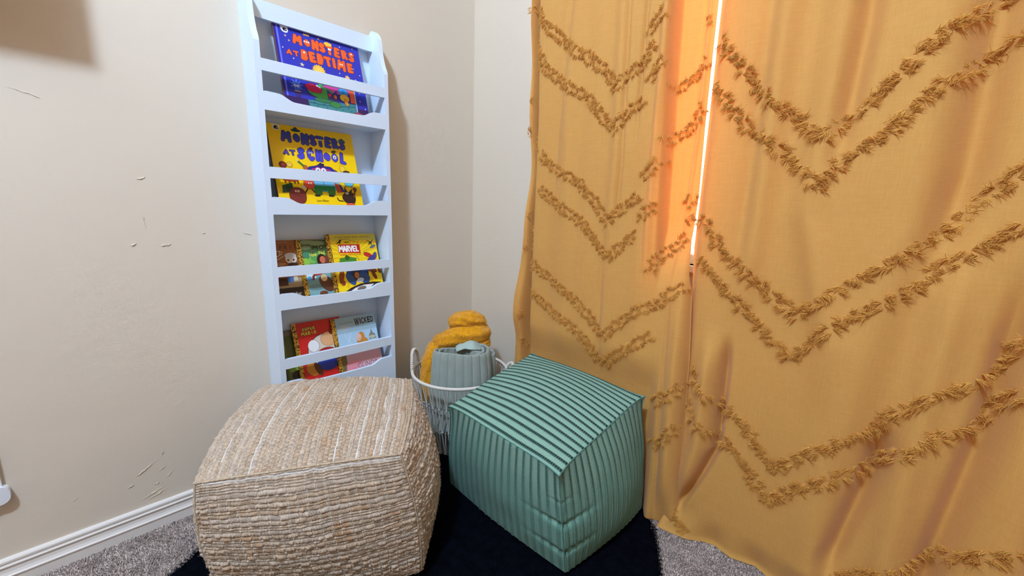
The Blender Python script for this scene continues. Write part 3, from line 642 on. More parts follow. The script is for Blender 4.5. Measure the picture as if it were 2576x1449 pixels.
# -- bottom shelf: dark green one behind, red one, blue and pink one
c = Cover(0.168, 0.205)
c.rect(0.002, 0.001, 0.167, 0.204, (84, 96, 36))
for i in range(14): c.stroke([(0.006 + i * .010, 0.02), (0.003 + i * .011, 0.13 + (i * 7 % 5) * .012)], .004, ((58, 74, 22), (120, 132, 50), (90, 90, 40))[i % 3])
c.disc(0.03, 0.075, .022, .016, (140, 176, 62), wob=.2, k=5); c.disc(0.04, 0.045, .020, .016, (20, 22, 14)); c.rect(0.002, 0.001, 0.06, 0.028, (52, 60, 24)); c.rect(0.002, .185, .167, .204, (120, 110, 90))
make_book('dark green picture book mostly hidden behind the red book', c, (84, 96, 36), -0.885, 0.0955, 0.3655, 0.016, 0.552, 0.005)
c = Cover(0.170, 0.224)
RD = (206, 28, 30)
c.rect(0.002, 0.001, 0.169, 0.223, RD)
c.disc(0.108, 0.108, .070, .066, (28, 18, 18)); c.disc(0.108, 0.108, .068, .064, (226, 214, 196)); c.rect(0.014, 0.001, 0.169, 0.032, RD)
c.letters('SUPER', [(0.037, 0.1975), (0.046, 0.198), (0.055, 0.198), (0.064, 0.198), (0.073, 0.1985)], 0.012, 0.0088, (222, 190, 70), 0.05, (60, 20, 16), fat=0.11)
c.letters('MARIO', [(0.034, 0.183), (0.045, 0.183), (0.055, 0.183), (0.065, 0.183), (0.075, 0.183)], 0.014, 0.0095, (232, 196, 60), 0.05, (60, 20, 16), fat=0.11)
# plain generic colour shapes in place of the printed character
c.blob(0.118, 0.150, .028, .026, (232, 178, 130)); c.blob(0.062, 0.134, .019, .022, (246, 246, 246)); c.blob(0.140, 0.178, .018, .014, (150, 34, 34), .4)
c.blob(0.104, 0.100, .034, .020, (176, 34, 34)); c.blob(0.102, 0.064, .038, .026, (30, 56, 160)); c.blob(0.046, 0.054, .020, .026, (206, 130, 40), .5); c.blob(0.064, 0.050, .009, .026, (90, 50, 30), .35)
make_book('red picture book with gold spine on the bottom shelf', c, RD, -0.8435, 0.1015, 0.3655, 0.0245, 0.576, 0.005, foil=True)
c = Cover(0.172, 0.218)
c.rect(0.002, 0.001, 0.171, 0.217, (160, 192, 206)); c.rect(0.014, 0.105, 0.171, 0.158, (176, 212, 236)); c.rect(0.014, 0.088, 0.171, 0.100, (180, 170, 150)); c.rect(0.014, 0.001, 0.171, 0.080, (222, 168, 176)); c.rect(0.014, .085, .171, .092, (214, 140, 150)); c.rect(0.014, 0.001, 0.034, 0.09, (120, 104, 70))
c.disc(.045, .178, .020, .010, (178, 196, 204)); c.disc(.06, .03, .034, .022, (232, 150, 164), wob=.1, k=4); c.disc(.11, .02, .04, .014, (236, 190, 200)); c.disc(.06, .01, .02, .012, (226, 120, 140))
c.text('A Little Golden Book', 0.055, 0.1965, 0.005, (60, 70, 74), 0.0, 0.054)
vs_ = [(0.100, 0.1925), (0.112, 0.1935), (0.121, 0.194), (0.1325, 0.1945), (0.145, 0.195), (0.157, 0.195)]
c.text('W', 0.097, 0.193, 0.031, (22, 16, 20), 0.03, 0.020); c.rect(0.098, 0.184, 0.099, 0.200, (130, 30, 40))
for ch, u in zip('ICKED', (0.111, 0.120, 0.133, 0.1455, 0.158)): c.text(ch, u, 0.195, 0.023, (22, 16, 20), 0.03, 0.0035 if ch == 'I' else 0.0105)
c.stroke([(0.040, 0.154), (0.066, 0.106)], .0014, (228, 240, 248)); c.stroke([(0.068, 0.156), (0.044, 0.106)], .0014, (228, 240, 248)); c.stroke([(0.05, 0.150), (0.086, 0.118)], .0010, (228, 240, 248))
c.disc(0.101, 0.128, .016, .026, (206, 140, 60), -.3); c.disc(0.108, 0.118, .022, .014, (206, 140, 60), -.3); c.disc(0.094, 0.134, .010, .014, (238, 196, 180), -.2); c.stroke([(.091, .128), (.098, .129)], .0016, (200, 60, 80))
c.poly([(0.134, 0.118), (0.136, 0.136), (0.142, 0.142), (0.148, 0.158), (0.152, 0.142), (0.160, 0.136), (0.164, 0.118)], (136, 132, 124)); c.disc(.148, .126, .014, .006, (200, 196, 160))
c.text('GLINDA', 0.112, 0.0275, 0.019, (60, 44, 60), -0.012, 0.080)
for i in range(8): c.disc(.05 + i * .015, .083 + (i % 3) * .003, .005, .004, (200, 190, 180), wob=.2, k=5)
make_book('pale blue and pink picture book with gold spine, rightmost on the bottom shelf', c, (160, 192, 206), -0.7115, 0.1065, 0.3655, 0.0365, 0.572, 0.005, foil=True)

# ------------------------------------------------------------------ poufs
def pouf_surface(corners, kround, bulge, ear=0.0):
    C8 = {k: np.array(v, float) for k, v in corners.items()}
    def F(c):
        x, y, z = c[..., 0], c[..., 1], c[..., 2]
        k = kround
        X = x * np.sqrt(1 - k * y * y / 2 - k * z * z / 2 + k * k * y * y * z * z / 3)
        Y = y * np.sqrt(1 - k * z * z / 2 - k * x * x / 2 + k * k * z * z * x * x / 3)
        Z = z * np.sqrt(1 - k * x * x / 2 - k * y * y / 2 + k * k * x * x * y * y / 3)
        X = X * (1 + bulge[0] * (1 - y * y) * (1 - z * z)); Y = Y * (1 + bulge[1] * (1 - x * x) * (1 - z * z))
        Z = np.where(z > 0, Z * (1 + bulge[2] * (1 - x * x) * (1 - y * y)), Z)
        er_ = 1 + ear * (np.abs(x) ** 7) * (np.abs(y) ** 7) * np.where(z > 0, z ** 6, 0); X = X * er_; Y = Y * er_
        P = 0
        for (sx, sy, sz), q in C8.items():
            wgt = (1 + sx * X) * (1 + sy * Y) * (1 + sz * Z) / 8
            P = P + wgt[..., None] * q
        P[..., 2] = np.maximum(P[..., 2], 0.012)
        return P
    return F

def pouf(name, F, faces_spec, m, root, part_names):
    for (ax, sg), (nu, nv, fn) in faces_spec.items():
        u = np.linspace(-1, 1, nu); v = np.linspace(-1, 1, nv)
        U, Vv = np.meshgrid(u, v, indexing='ij')
        c = np.zeros((nu, nv, 3))
        oth = [i for i in range(3) if i != ax]
        c[..., ax] = sg; c[..., oth[0]] = U; c[..., oth[1]] = Vv
        P = F(c)
        dU = np.gradient(P, axis=0); dV = np.gradient(P, axis=1)
        N = np.cross(dU, dV); N /= np.linalg.norm(N, axis=2)[..., None] + 1e-12
        flip = False
        out = P - P.reshape(-1, 3).mean(0); ctr = F(np.zeros((1, 1, 3)))[0, 0]
        if ((P - ctr) * N).sum() < 0: N = -N; flip = True
        Lu = np.linalg.norm(np.diff(P[:, nv // 2], axis=0), axis=1).sum(); Lv = np.linalg.norm(np.diff(P[nu // 2], axis=0), axis=1).sum()
        a = (U + 1) / 2 * Lu; b = (Vv + 1) / 2 * Lv
        h, col = fn(a, b, Lu, Lv)
        e = np.minimum(np.minimum(a, Lu - a), np.minimum(b, Lv - b))
        h = h * sstep(e, 0.0, 0.006) - 0.0015 * (1 - sstep(e, 0.0, 0.004))
        P2 = P + N * h[..., None]
        P2[..., 2] = np.maximum(P2[..., 2], 0.011)
        me = np_mesh(part_names[(ax, sg)], P2.reshape(-1, 3), grid_faces(nu, nv, flip=flip), col.reshape(-1, 3))
        link(part_names[(ax, sg)], me, m, root)

def jute_fn(rows_along, pitch, nub, seed, white_p, amp=0.0066, tint=(0.86, 0.80, 0.755)):
    """rows_along 0: yarn rows run along a; 1: along b"""
    r_ = np.random.default_rng(seed)
    def fn(a, b, Lu, Lv):
        s, t = (a, b) if rows_along == 0 else (b, a)
        Lt = Lv if rows_along == 0 else Lu
        t = t + 0.007 * (vnoise(s * 9, t * 7, seed) - 0.5) + 0.0032 * (vnoise(s * 55, t * 40, seed + 5) - 0.5)
        edges = [-0.01]
        kinds = []
        while edges[-1] < Lt + 0.02:
            q = r_.random()
            if q < white_p: edges.append(edges[-1] + pitch * 0.45); kinds.append(2)
            elif q < white_p + 0.30: edges.append(edges[-1] + pitch * 0.55); kinds.append(1)
            else: edges.append(edges[-1] + pitch * (0.9 + 0.35 * r_.random())); kinds.append(0)
        edges = np.array(edges); kinds = np.array(kinds)
        i = np.clip(np.searchsorted(edges, t.ravel()) - 1, 0, len(kinds) - 1).reshape(t.shape)
        w_ = edges[i + 1] - edges[i]; tt = np.clip((t - edges[i]) / w_ * 2 - 1, -1, 1)
        kd = kinds[i]
        ph = r_.random(len(kinds))[i] * 10; gr = np.random.default_rng(seed + 9).random(len(kinds))[i]
        # warp threads cross the rows
        wp = 0.0112 if nub < 0.016 else 0.022
        sw = s + 0.0012 * (vnoise(s * 40, t * 50, seed + 3) - 0.5)
        dw = np.abs(((sw / wp + 0.5 * (i % 2) * (nub < 0.016)) % 1) - 0.5) * wp
        dw2 = np.abs((((sw + 0.0032) / wp) % 1) - 0.5) * wp if nub >= 0.016 else dw
        pinch = np.exp(-(dw / 0.0022) ** 2)
        nubv = 0.5 + 0.5 * np.cos(2 * PI * (s / nub + ph))
        sl = vnoise(s * 22 + ph * 3, i * 3.7 + 0.1, seed + 1)
        thick = np.where(kd == 0, 0.55 + 0.3 * nubv + 0.5 * (sl - 0.4), np.where(kd == 1, 0.42 + 0.1 * nubv, 0.35))
        thick = np.clip(thick, 0.2, 1.4)
        prof = np.sqrt(np.maximum(0, 1 - tt ** 2))
        tw = np.sin(2 * PI * (s / 0.0062 + tt * 0.6 + ph))
        cell = np.random.default_rng(seed + 30).random((400, 400))[np.clip(i, 0, 399), np.floor(sw / (wp if nub < 0.016 else nub * 0.7) + 0.5 * (i % 2)).astype(int) % 400]
        thick = thick * (0.62 + 0.62 * cell)
        h = amp * prof * thick * (1 - 0.62 * pinch * (kd == 0)) + 0.00065 * tw * prof * (kd != 2)
        thr = np.exp(-(dw / 0.0011) ** 2) + np.exp(-(dw2 / 0.0010) ** 2) * (nub >= 0.016)
        thr = np.clip(thr, 0, 1) * (vnoise(s * 90, t * 200, seed + 8) > 0.25)
        h = h + 0.0010 * thr
        fine = vnoise(s * 420 + ph, t * 900, seed + 6)
        tan = np.array([0.55, 0.41, 0.28]); pale = np.array([0.68, 0.585, 0.49]); orange = np.array([0.50, 0.31, 0.17]); cot = np.array([0.86, 0.84, 0.81]); thread = np.array([0.84, 0.77, 0.66])
        mixv = np.clip(0.25 + 0.9 * (gr - 0.3) + 0.5 * (sl - 0.5), 0, 1)[..., None]
        col = tan * (1 - mixv) + pale * mixv
        og = (np.clip((vnoise(s * 16 + 7, t * 30, seed + 12) - 0.74) * 5, 0, 1) * (kd == 0))[..., None]
        col = col * (1 - og) + orange * og
        col = col * (0.80 + 0.36 * cell[..., None])
        wm = ((kd == 2) & (vnoise(s * 14 + 3, i * 5.3, seed + 14) > 0.33))[..., None]
        col = np.where(wm, cot, col)
        col = col * (1 - 0.8 * thr[..., None]) + thread * 0.8 * thr[..., None]
        gap = np.clip((np.abs(tt) - 0.80) / 0.2, 0, 1)[..., None]
        col = col * (0.80 + 0.28 * fine[..., None]) * (1 - 0.55 * gap) * np.array(tint)
        return h, col
    return fn

m_jute = attr_mat('jute_weave', 0.85, 0.15, noise=(900, 0.22), bump=(0.5, 0.0012))
# corner keys: (a, b, c): a=-1 left end .. +1 right end of the front face, b=-1 front .. +1 back, c up
J = {(-1, -1, 1): (0.495, -1.241, 0.401), (1, -1, 1): (0.749, -0.815, 0.419), (1, 1, 1): (0.411, -0.568, 0.459), (-1, 1, 1): (0.140, -0.997, 0.467),
     (-1, -1, -1): (0.471, -1.200, 0.010), (1, -1, -1): (0.770, -0.763, 0.010), (1, 1, -1): (0.416, -0.567, 0.010), (-1, 1, -1): (0.150, -0.978, 0.010)}
FJ = pouf_surface(J, 0.244, (0.185, 0.113, 0.07))
jr = thing('pouf', 'square beige jute pouf woven in ropy rows, in front of the bookcase', 'pouf', (0.46, -0.89, 0))
names = {(0, -1): 'side_panel', (0, 1): 'side_panel', (1, -1): 'side_panel', (1, 1): 'side_panel', (2, 1): 'top_panel'}
pouf('jute', FJ, {(1, -1): (400, 330, jute_fn(0, 0.0120, 0.030, 11, 0.025)), (2, 1): (380, 380, jute_fn(1, 0.0098, 0.011, 12, 0.16)), (0, 1): (330, 300, jute_fn(0, 0.0105, 0.022, 13, 0.05)),
                   (0, -1): (220, 180, jute_fn(0, 0.0120, 0.026, 14, 0.05)), (1, 1): (160, 120, jute_fn(0, 0.0120, 0.026, 15, 0.05))}, m_jute, jr, names)
# loose jute fibres
def face_points(F, ax, sg, n):
    c = np.zeros((n, 3)); oth = [i for i in range(3) if i != ax]
    c[:, ax] = sg; c[:, oth[0]] = rng.uniform(-1, 1, n); c[:, oth[1]] = rng.uniform(-1, 1, n)
    P = F(c[None])[0]; e = 0.01
    c1 = c.copy(); c1[:, oth[0]] += e; c2 = c.copy(); c2[:, oth[1]] += e
    N = np.cross(F(c1[None])[0] - P, F(c2[None])[0] - P); N /= np.linalg.norm(N, axis=1)[:, None] + 1e-12
    ctr = F(np.zeros((1, 1, 3)))[0, 0]; s_ = np.sign(((P - ctr) * N).sum(1)); return P, N * s_[:, None]
A = Acc()
for (ax, sg), n in {(1, -1): 2200, (2, 1): 1600, (0, 1): 1800, (0, -1): 900}.items():
    P, N = face_points(FJ, ax, sg, n)
    R3 = rng.normal(size=(n, 3)); T = np.cross(N, R3); T /= np.linalg.norm(T, axis=1)[:, None]
    T2 = np.cross(N, rng.normal(size=(n, 3)))
    D0 = T + N * 0.35; D1 = T * 0.6 + T2 * 0.5 + N * rng.uniform(-0.5, 0.4, n)[:, None]
    v, fc = strands(P + N * 0.003, D0, D1, rng.uniform(0.006, 0.020, n), 0.00045, 3); A.add(v, fc)
fz = A.obj('loose_fibres', mat('jute_fibre', (0.72, 0.60, 0.45), 0.8, 0.2), jr)
# corner seams
A = Acc()
for sx, sy in ((1, -1), (-1, -1), (1, 1)):
    c = np.stack([np.full(60, sx), np.full(60, sy), np.linspace(-0.95, 1, 60)], 1)
    P = FJ(c[None])[0]; v, fc = tube_arrays(P, 0.0022 + 0.0006 * np.sin(np.arange(60) * 1.9), 6); A.add(v, fc)
for ed in ((0, 0), (0, 1)):
    c = np.stack([np.linspace(-1, 1, 90), np.full(90, -1), np.full(90, 1)], 1) if ed == (0, 0) else np.stack([np.full(90, 1), np.linspace(-1, 1, 90), np.full(90, 1)], 1)
    P = FJ(c[None])[0]; v, fc = tube_arrays(P, 0.0032 + 0.0008 * np.sin(np.arange(90) * 1.7), 6); A.add(v, fc)
A.obj('seam', mat('jute_seam', (0.52, 0.40, 0.28), 0.9, 0.1, vary=(300, 0.3), bump=(500, 0.6, 0.002)), jr)
adopt(jr)

# green pouf
def green_fn(stripe_axis, pitch, seed, on_top, creases=None):
    """stripe_axis 0: stripes run along a ; 1: run along b"""
    def fn(a, b, Lu, Lv):
        s, t = (a, b) if stripe_axis == 0 else (b, a)
        Lt = Lv if stripe_axis == 0 else Lu
        n = round(Lt / pitch); p = Lt / n
        t2 = t + 0.002 * (vnoise(s * 10, t * 8, seed) - 0.5)
        i = np.floor(t2 / p); d = t2 - (i + 0.5) * p
        hw = 0.0054 if on_top else 0.0046
        ins = np.clip(1 - (np.abs(d) / hw) ** 4, 0, 1) * (np.abs(d) < hw)
        bp_ = 0.0070
        jit = 0.2 * np.sin(i * 12.3)
        bead = np.abs(np.sin(PI * (s / bp_ + jit + 0.12 * vnoise(s * 50, i * 2.0, seed + 2))))
        bead = np.clip(bead * 2.4, 0, 1) ** 0.6
        edge = np.exp(-((np.abs(d) - hw - 0.0006) / 0.0007) ** 2)
        twill = np.sin(2 * PI * (s + t) / 0.0030) * 0.5 + 0.5
        h = 0.0024 * ins * (0.35 + 0.65 * bead) + (1 - ins) * 0.0003 * twill - 0.0007 * edge
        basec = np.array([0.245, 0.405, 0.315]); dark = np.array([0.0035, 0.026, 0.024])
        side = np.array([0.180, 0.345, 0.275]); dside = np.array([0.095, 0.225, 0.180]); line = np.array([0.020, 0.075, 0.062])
        nz = vnoise(s * 700, t * 700, seed + 4)[..., None]
        if on_top:
            col = basec * (0.88 + 0.20 * nz); dk = dark * (0.7 + 0.9 * nz)
            q = (ins * bead)[..., None]
            col = col * (1 - q) + dk * q
            thread = (ins * (1 - bead))[..., None]; col = col * (1 - 0.3 * thread)
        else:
            # velvet shading painted into the yarn colour: stripe contrast fades towards the foot
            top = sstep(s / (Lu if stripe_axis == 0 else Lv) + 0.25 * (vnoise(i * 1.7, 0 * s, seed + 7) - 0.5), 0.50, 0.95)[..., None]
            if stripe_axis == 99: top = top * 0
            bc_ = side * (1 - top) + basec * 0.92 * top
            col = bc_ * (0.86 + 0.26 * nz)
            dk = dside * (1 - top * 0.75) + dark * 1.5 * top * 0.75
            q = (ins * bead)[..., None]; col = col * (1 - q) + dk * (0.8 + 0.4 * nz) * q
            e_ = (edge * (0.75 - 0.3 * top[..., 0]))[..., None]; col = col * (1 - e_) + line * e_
        if creases is not None: h = h + creases(a, b, Lu, Lv)
        return h, col
    return fn
G = {(-1, -1, 1): (0.580, -0.583, 0.400), (1, -1, 1): (1.000, -0.555, 0.360), (1, 1, 1): (1.013, -0.143, 0.449), (-1, 1, 1): (0.529, -0.137, 0.458),
     (-1, -1, -1): (0.464, -0.504, 0.010), (1, -1, -1): (1.009, -0.503, 0.010), (1, 1, -1): (1.038, -0.092, 0.010), (-1, 1, -1): (0.496, -0.110, 0.010)}
FG = pouf_surface(G, 0.12, (0.105, 0.045, 0.155), 0.055)
def cr1(a, b, Lu, Lv):
    u = a / Lu; v = b / Lv
    r = np.zeros_like(a)
    for (v0, sl, u0, amp, wd) in ((0.50, -0.10, 0.62, 0.010, 0.028), (0.22, -0.08, 0.66, 0.012, 0.030), (0.72, -0.05, 0.86, 0.005, 0.02)):
        d = v - v0 - sl * (u - 1); r -= 0.7 * amp * np.exp(-(d / wd) ** 2) * sstep(u, u0, 1.1) * (0.6 + 0.8 * vnoise(u * 6, v * 3 + v0 * 9, 8))
    return r * 1.0 + 0.004 * (vnoise(u * 5, v * 5, 3) - 0.5)
def cr2(a, b, Lu, Lv):
    u = a / Lu; v = b / Lv
    r = np.zeros_like(a)
    for (v0, sl, u0, amp, wd) in ((0.50, 0.14, 0.42, 0.010, 0.028), (0.22, 0.20, 0.38, 0.012, 0.03), (0.72, 0.05, 0.2, 0.005, 0.02)):
        d = v - v0 - sl * u; r -= 0.7 * amp * np.exp(-(d / wd) ** 2) * (1 - sstep(u, -0.1, u0)) * (0.6 + 0.8 * vnoise(u * 6, v * 3 + v0 * 9, 9))
    return r + 0.004 * (vnoise(u * 5, v * 5, 4) - 0.5)
m_green = attr_mat('chenille_cloth', 0.8, 0.08, noise=(1400, 0.18), bump=(0.5, 0.0012))
gr_ = thing('pouf', 'teal green pouf with dark chenille stripes, beside the yellow curtains', 'pouf', (0.76, -0.36, 0))
pouf('green', FG, {(2, 1): (400, 380, green_fn(0, 0.0245, 21, True)), (1, -1): (400, 330, green_fn(1, 0.0275, 22, False, cr1)), (0, 1): (400, 330, green_fn(1, 0.0245, 23, False, cr2)),
                   (0, -1): (200, 180, green_fn(1, 0.0260, 24, False)), (1, 1): (160, 140, green_fn(1, 0.0260, 25, False))}, m_green, gr_, names)
A = Acc()
for pts_ in (np.stack([np.linspace(-1, 1, 90), np.full(90, -1.0), np.full(90, 1.0)], 1), np.stack([np.full(90, 1.0), np.linspace(-1, 1, 90), np.full(90, 1.0)], 1), np.stack([np.full(70, 1.0), np.full(70, -1.0), np.linspace(-0.97, 1, 70)], 1), np.stack([np.full(70, -1.0), np.full(70, -1.0), np.linspace(-0.97, 1, 70)], 1)):
    P = FG(pts_[None])[0]; v, fc = tube_arrays(P, 0.0013, 5); A.add(v, fc)
A.obj('seam', mat('green_seam', (0.10, 0.23, 0.20), 0.9, 0.1, vary=(400, 0.3)), gr_)
adopt(gr_)

# ------------------------------------------------------------------ rug
m_rug = mat('black_pile', (0.0022, 0.0028, 0.0055), 1.0, 0.02, bump=(220, 0.8, 0.006), vary=(40, 0.4))
rug_pts = [(0.246, -1.256), (0.186, -1.160), (0.158, -1.05), (0.150, -0.92), (0.150, -0.70), (0.145, -0.50), (0.105, -0.38), (0.075, -0.28), (0.10, -0.14), (0.20, -0.065), (0.45, -0.045), (0.75, -0.045), (0.97, -0.055), (1.055, -0.11), (1.115, -0.185), (1.176, -0.286), (1.26, -0.45), (1.32, -0.70), (1.28, -1.0), (1.10, -1.35), (0.80, -1.55), (0.50, -1.58), (0.33, -1.42)]
def catmull(pts, k=8):
    n = len(pts); out = []
    for i in range(n):
        p0, p1, p2, p3 = [np.array(pts[(i + d) % n]) for d in (-1, 0, 1, 2)]
        for j in range(k):
            t = j / k; out.append(0.5 * ((2 * p1) + (-p0 + p2) * t + (2 * p0 - 5 * p1 + 4 * p2 - p3) * t * t + (-p0 + 3 * p1 - 3 * p2 + p3) * t ** 3))
    return np.array(out)
ro = catmull(rug_pts)
ctr = np.array([0.7, -0.75]); nr = len(ro); NR = 90
rad = np.linspace(0, 1, NR)
RP = ctr[None, None] + (ro[None] - ctr)[:, :, :] * rad[:, None, None]
hz = 0.010 * np.sqrt(np.clip(1 - rad ** 24, 0, 1))[:, None] + 0.0035 * (vnoise(RP[..., 0] * 55, RP[..., 1] * 55, 31) - 0.5) * (rad[:, None] < 0.99) + 0.0015 * (vnoise(RP[..., 0] * 190, RP[..., 1] * 190, 32) - 0.5) * (rad[:, None] < 0.99)
hz[-1] = 0.0005
rv = np.concatenate([RP, hz[..., None]], -1)
rv = np.concatenate([rv, rv[:, :1]], 1)
rg = thing('rug', 'black short pile rug on the grey carpet under both poufs', 'rug', (0.7, -0.75, 0))
link('pile', np_mesh('pile', rv.reshape(-1, 3), grid_faces(NR, nr + 1)), m_rug, rg)
n = 14000
ii = rng.integers(0, nr, n); q = 1 - rng.random(n) ** 2 * 0.06
P = np.concatenate([ctr + (ro[ii] - ctr) * q[:, None] + rng.normal(0, 0.003, (n, 2)), np.full((n, 1), 0.005)], 1)
od = np.concatenate([(ro[ii] - ctr), np.zeros((n, 1))], 1); od /= np.linalg.norm(od, axis=1)[:, None]
D0 = od * 0.35 + np.array([0, 0, 1.0]) + rng.normal(0, 0.35, (n, 3)); D1 = od * 0.9 + rng.normal(0, 0.4, (n, 3)) + np.array([0, 0, -0.1])
v, fc = strands(P, D0, D1, rng.uniform(0.003, 0.0065, n), 0.0009, 2)
v[:, 2] = np.maximum(v[:, 2], 0.001)
o = link('edge_tufts', np_mesh('edge_tufts', v, fc), m_rug, rg); o['kind'] = 'stuff'
adopt(rg)

# carpet pile
from_poly = ro
def inside(px, py, poly):
    r = np.zeros(len(px), bool); j = len(poly) - 1
    for i in range(len(poly)):
        xi, yi = poly[i]; xj, yj = poly[j]
        c_ = ((yi > py) != (yj > py)) & (px < (xj - xi) * (py - yi) / (yj - yi + 1e-12) + xi); r ^= c_; j = i
    return r
g = 0.0036
xs, ys = np.meshgrid(np.arange(0.012, 2.0, g), np.arange(-2.1, -0.014, g), indexing='ij')
xs = xs.ravel() + rng.normal(0, g * 0.35, xs.size); ys = ys.ravel() + rng.normal(0, g * 0.35, ys.size)
small = ctr + (ro - ctr) * 0.985
keep = ~inside(xs, ys, small) & ((xs < 0.62) | (ys > -1.2)) & ~((xs < 0.125) & (ys > -0.915) & (ys < -0.49)) & (xs > 0.016) & (ys < -0.016)
xs = xs[keep]; ys = ys[keep]; n = len(xs)
P = np.stack([xs, ys, np.zeros(n)], 1)
lean = np.stack([vnoise(xs * 35, ys * 35, 41) - 0.5, vnoise(xs * 35, ys * 35, 42) - 0.5, np.zeros(n)], 1) * 1.5
D0 = lean * 0.5 + rng.normal(0, 0.35, (n, 3)); D0[:, 2] = 1
D1 = lean + rng.normal(0, 0.5, (n, 3)); D1[:, 2] = 0.35
v, fc = strands(P, D0, D1, rng.uniform(0.0045, 0.0075, n), rng.uniform(0.0020, 0.0034, n), 2)
tone = np.clip(rng.normal(1.0, 0.42, n), 0.30, 2.0)[:, None] * np.array(s2l((196, 178, 168)))
cc = np.repeat(tone, 9, axis=0)
cp = link('carpet_pile', np_mesh('carpet_pile', v, fc, cc, smooth=False), attr_mat('carpet_yarn', 0.9, 0.1, noise=(300, 0.15)), None)
tag(cp, 'grey brown twisted carpet pile covering the floor around the black rug', 'carpet', kind='stuff')

# ------------------------------------------------------------------ rope basket
m_cord = mat('cotton_cord', (0.76, 0.69, 0.61), 0.85, 0.15, bump=(1200, 0.6, 0.0006))
m_ring = mat('dark_wire', (0.10, 0.11, 0.12), 0.5, 0.4)
bk = thing('basket', 'round open basket of knotted off-white cord in the room corner', 'basket', (0.255, -0.278, 0.012))
ZT, ZB = 0.345, 0.018
def bcirc(z):
    t = (z - ZB) / (ZT - ZB); return np.array([0.252 + 0.040 * t, -0.272 - 0.030 * t]), 0.140 + 0.050 * t
def bpt(a, z, dr=0.0):
    c_, r = bcirc(z); a = np.asarray(a); return np.stack([c_[0] + (r + dr) * np.cos(a), c_[1] + (r + dr) * np.sin(a), np.full(a.shape, z) if np.isscalar(z) else z], -1)
ang = np.linspace(0, 2 * PI, 121)[:-1]
v, fc = tube_arrays(bpt(ang, ZT), 0.0062, 10, True); link('rim', np_mesh('rim', v, fc), m_cord, bk)
levels = [ZT - 0.003, 0.245, 0.135, ZB + 0.004]
for z in levels[1:]:
    v, fc = tube_arrays(bpt(ang, z, -0.002), 0.0026, 8, True); link('hoop', np_mesh('hoop', v, fc), m_ring, bk)
for k in range(3):
    A = Acc(); z1, z0 = levels[k], levels[k + 1]
    nz_ = 76
    for i in range(nz_):
        a0 = 2 * PI * (i + 0.3 * k) / nz_; da = 2 * PI / nz_
        wob = 0.10 * da * math.sin(i * 2.3)
        top_a = a0 + (0.10 if i % 2 else -0.10) * da; bot_a = a0 + (0.38 if i % 2 == 0 else -0.38) * da + wob
        zz = np.linspace(z1, z0, 8); aa = top_a + (bot_a - top_a) * (z1 - zz) / (z1 - z0)
        P = bpt(aa, zz, 0.003); v, fc = tube_arrays(P, 0.0026, 6); A.add(v, fc)
        # loop round the hoop
        t = np.linspace(-PI / 2, PI * 1.2, 8); hc = bpt(np.full(8, bot_a), np.full(8, z0), 0.0)
        rd = np.array([math.cos(bot_a), math.sin(bot_a), 0])
        P = hc + rd * (np.cos(t) * 0.0045)[:, None] + np.array([0, 0, 1]) * (np.sin(t) * 0.0055)[:, None]
        v, fc = tube_arrays(P, 0.0027, 6); A.add(v, fc)
    A.obj('cord_lattice', m_cord, bk)
cb_, rb_ = bcirc(ZB)
bm = bmesh.new(); bmesh.ops.create_cone(bm, cap_ends=True, segments=64, radius1=rb_, radius2=rb_, depth=0.006, matrix=Matrix.Translation((cb_[0], cb_[1], ZB - 0.003))); fin('base', bm, m_ring, bk)
for a0 in (math.radians(222), math.radians(42)):
    t = np.linspace(0, PI, 40)
    aa = a0 + 0.24 * np.cos(t); P = bpt(aa, np.full(40, ZT), 0.002); P[:, 2] += (0.075 if a0 > 2 else 0.028) * np.sin(t) ** 0.7
    P[:, 0] += (0.0 if a0 > 2 else 0.010) * np.sin(t); P[:, 1] += (0.0 if a0 > 2 else 0.022) * np.sin(t)
    v, fc = tube_arrays(P, 0.0058, 10); hd = link('handle', np_mesh('handle', v, fc), m_cord, bk)
    # whipping turns round the handle
    nn = 360; s_ = np.linspace(0, 1, nn); ip = s_ * 39; i0 = np.clip(ip.astype(int), 0, 38); fr = (ip - i0)[:, None]; C0 = P[i0] * (1 - fr) + P[i0 + 1] * fr
    T = np.gradient(C0, axis=0); T /= np.linalg.norm(T, axis=1)[:, None]; rdv = np.array([math.cos(a0), math.sin(a0), 0]); B_ = np.cross(T, rdv); B_ /= np.linalg.norm(B_, axis=1)[:, None]
    N_ = np.cross(B_, T); ph = s_ * 2 * PI * 32
    H = C0 + 0.0058 * (np.cos(ph)[:, None] * N_ + np.sin(ph)[:, None] * B_)
    v, fc = tube_arrays(H, 0.0014, 5); link('whipping', np_mesh('whipping', v, fc), m_cord, hd)
adopt(bk)

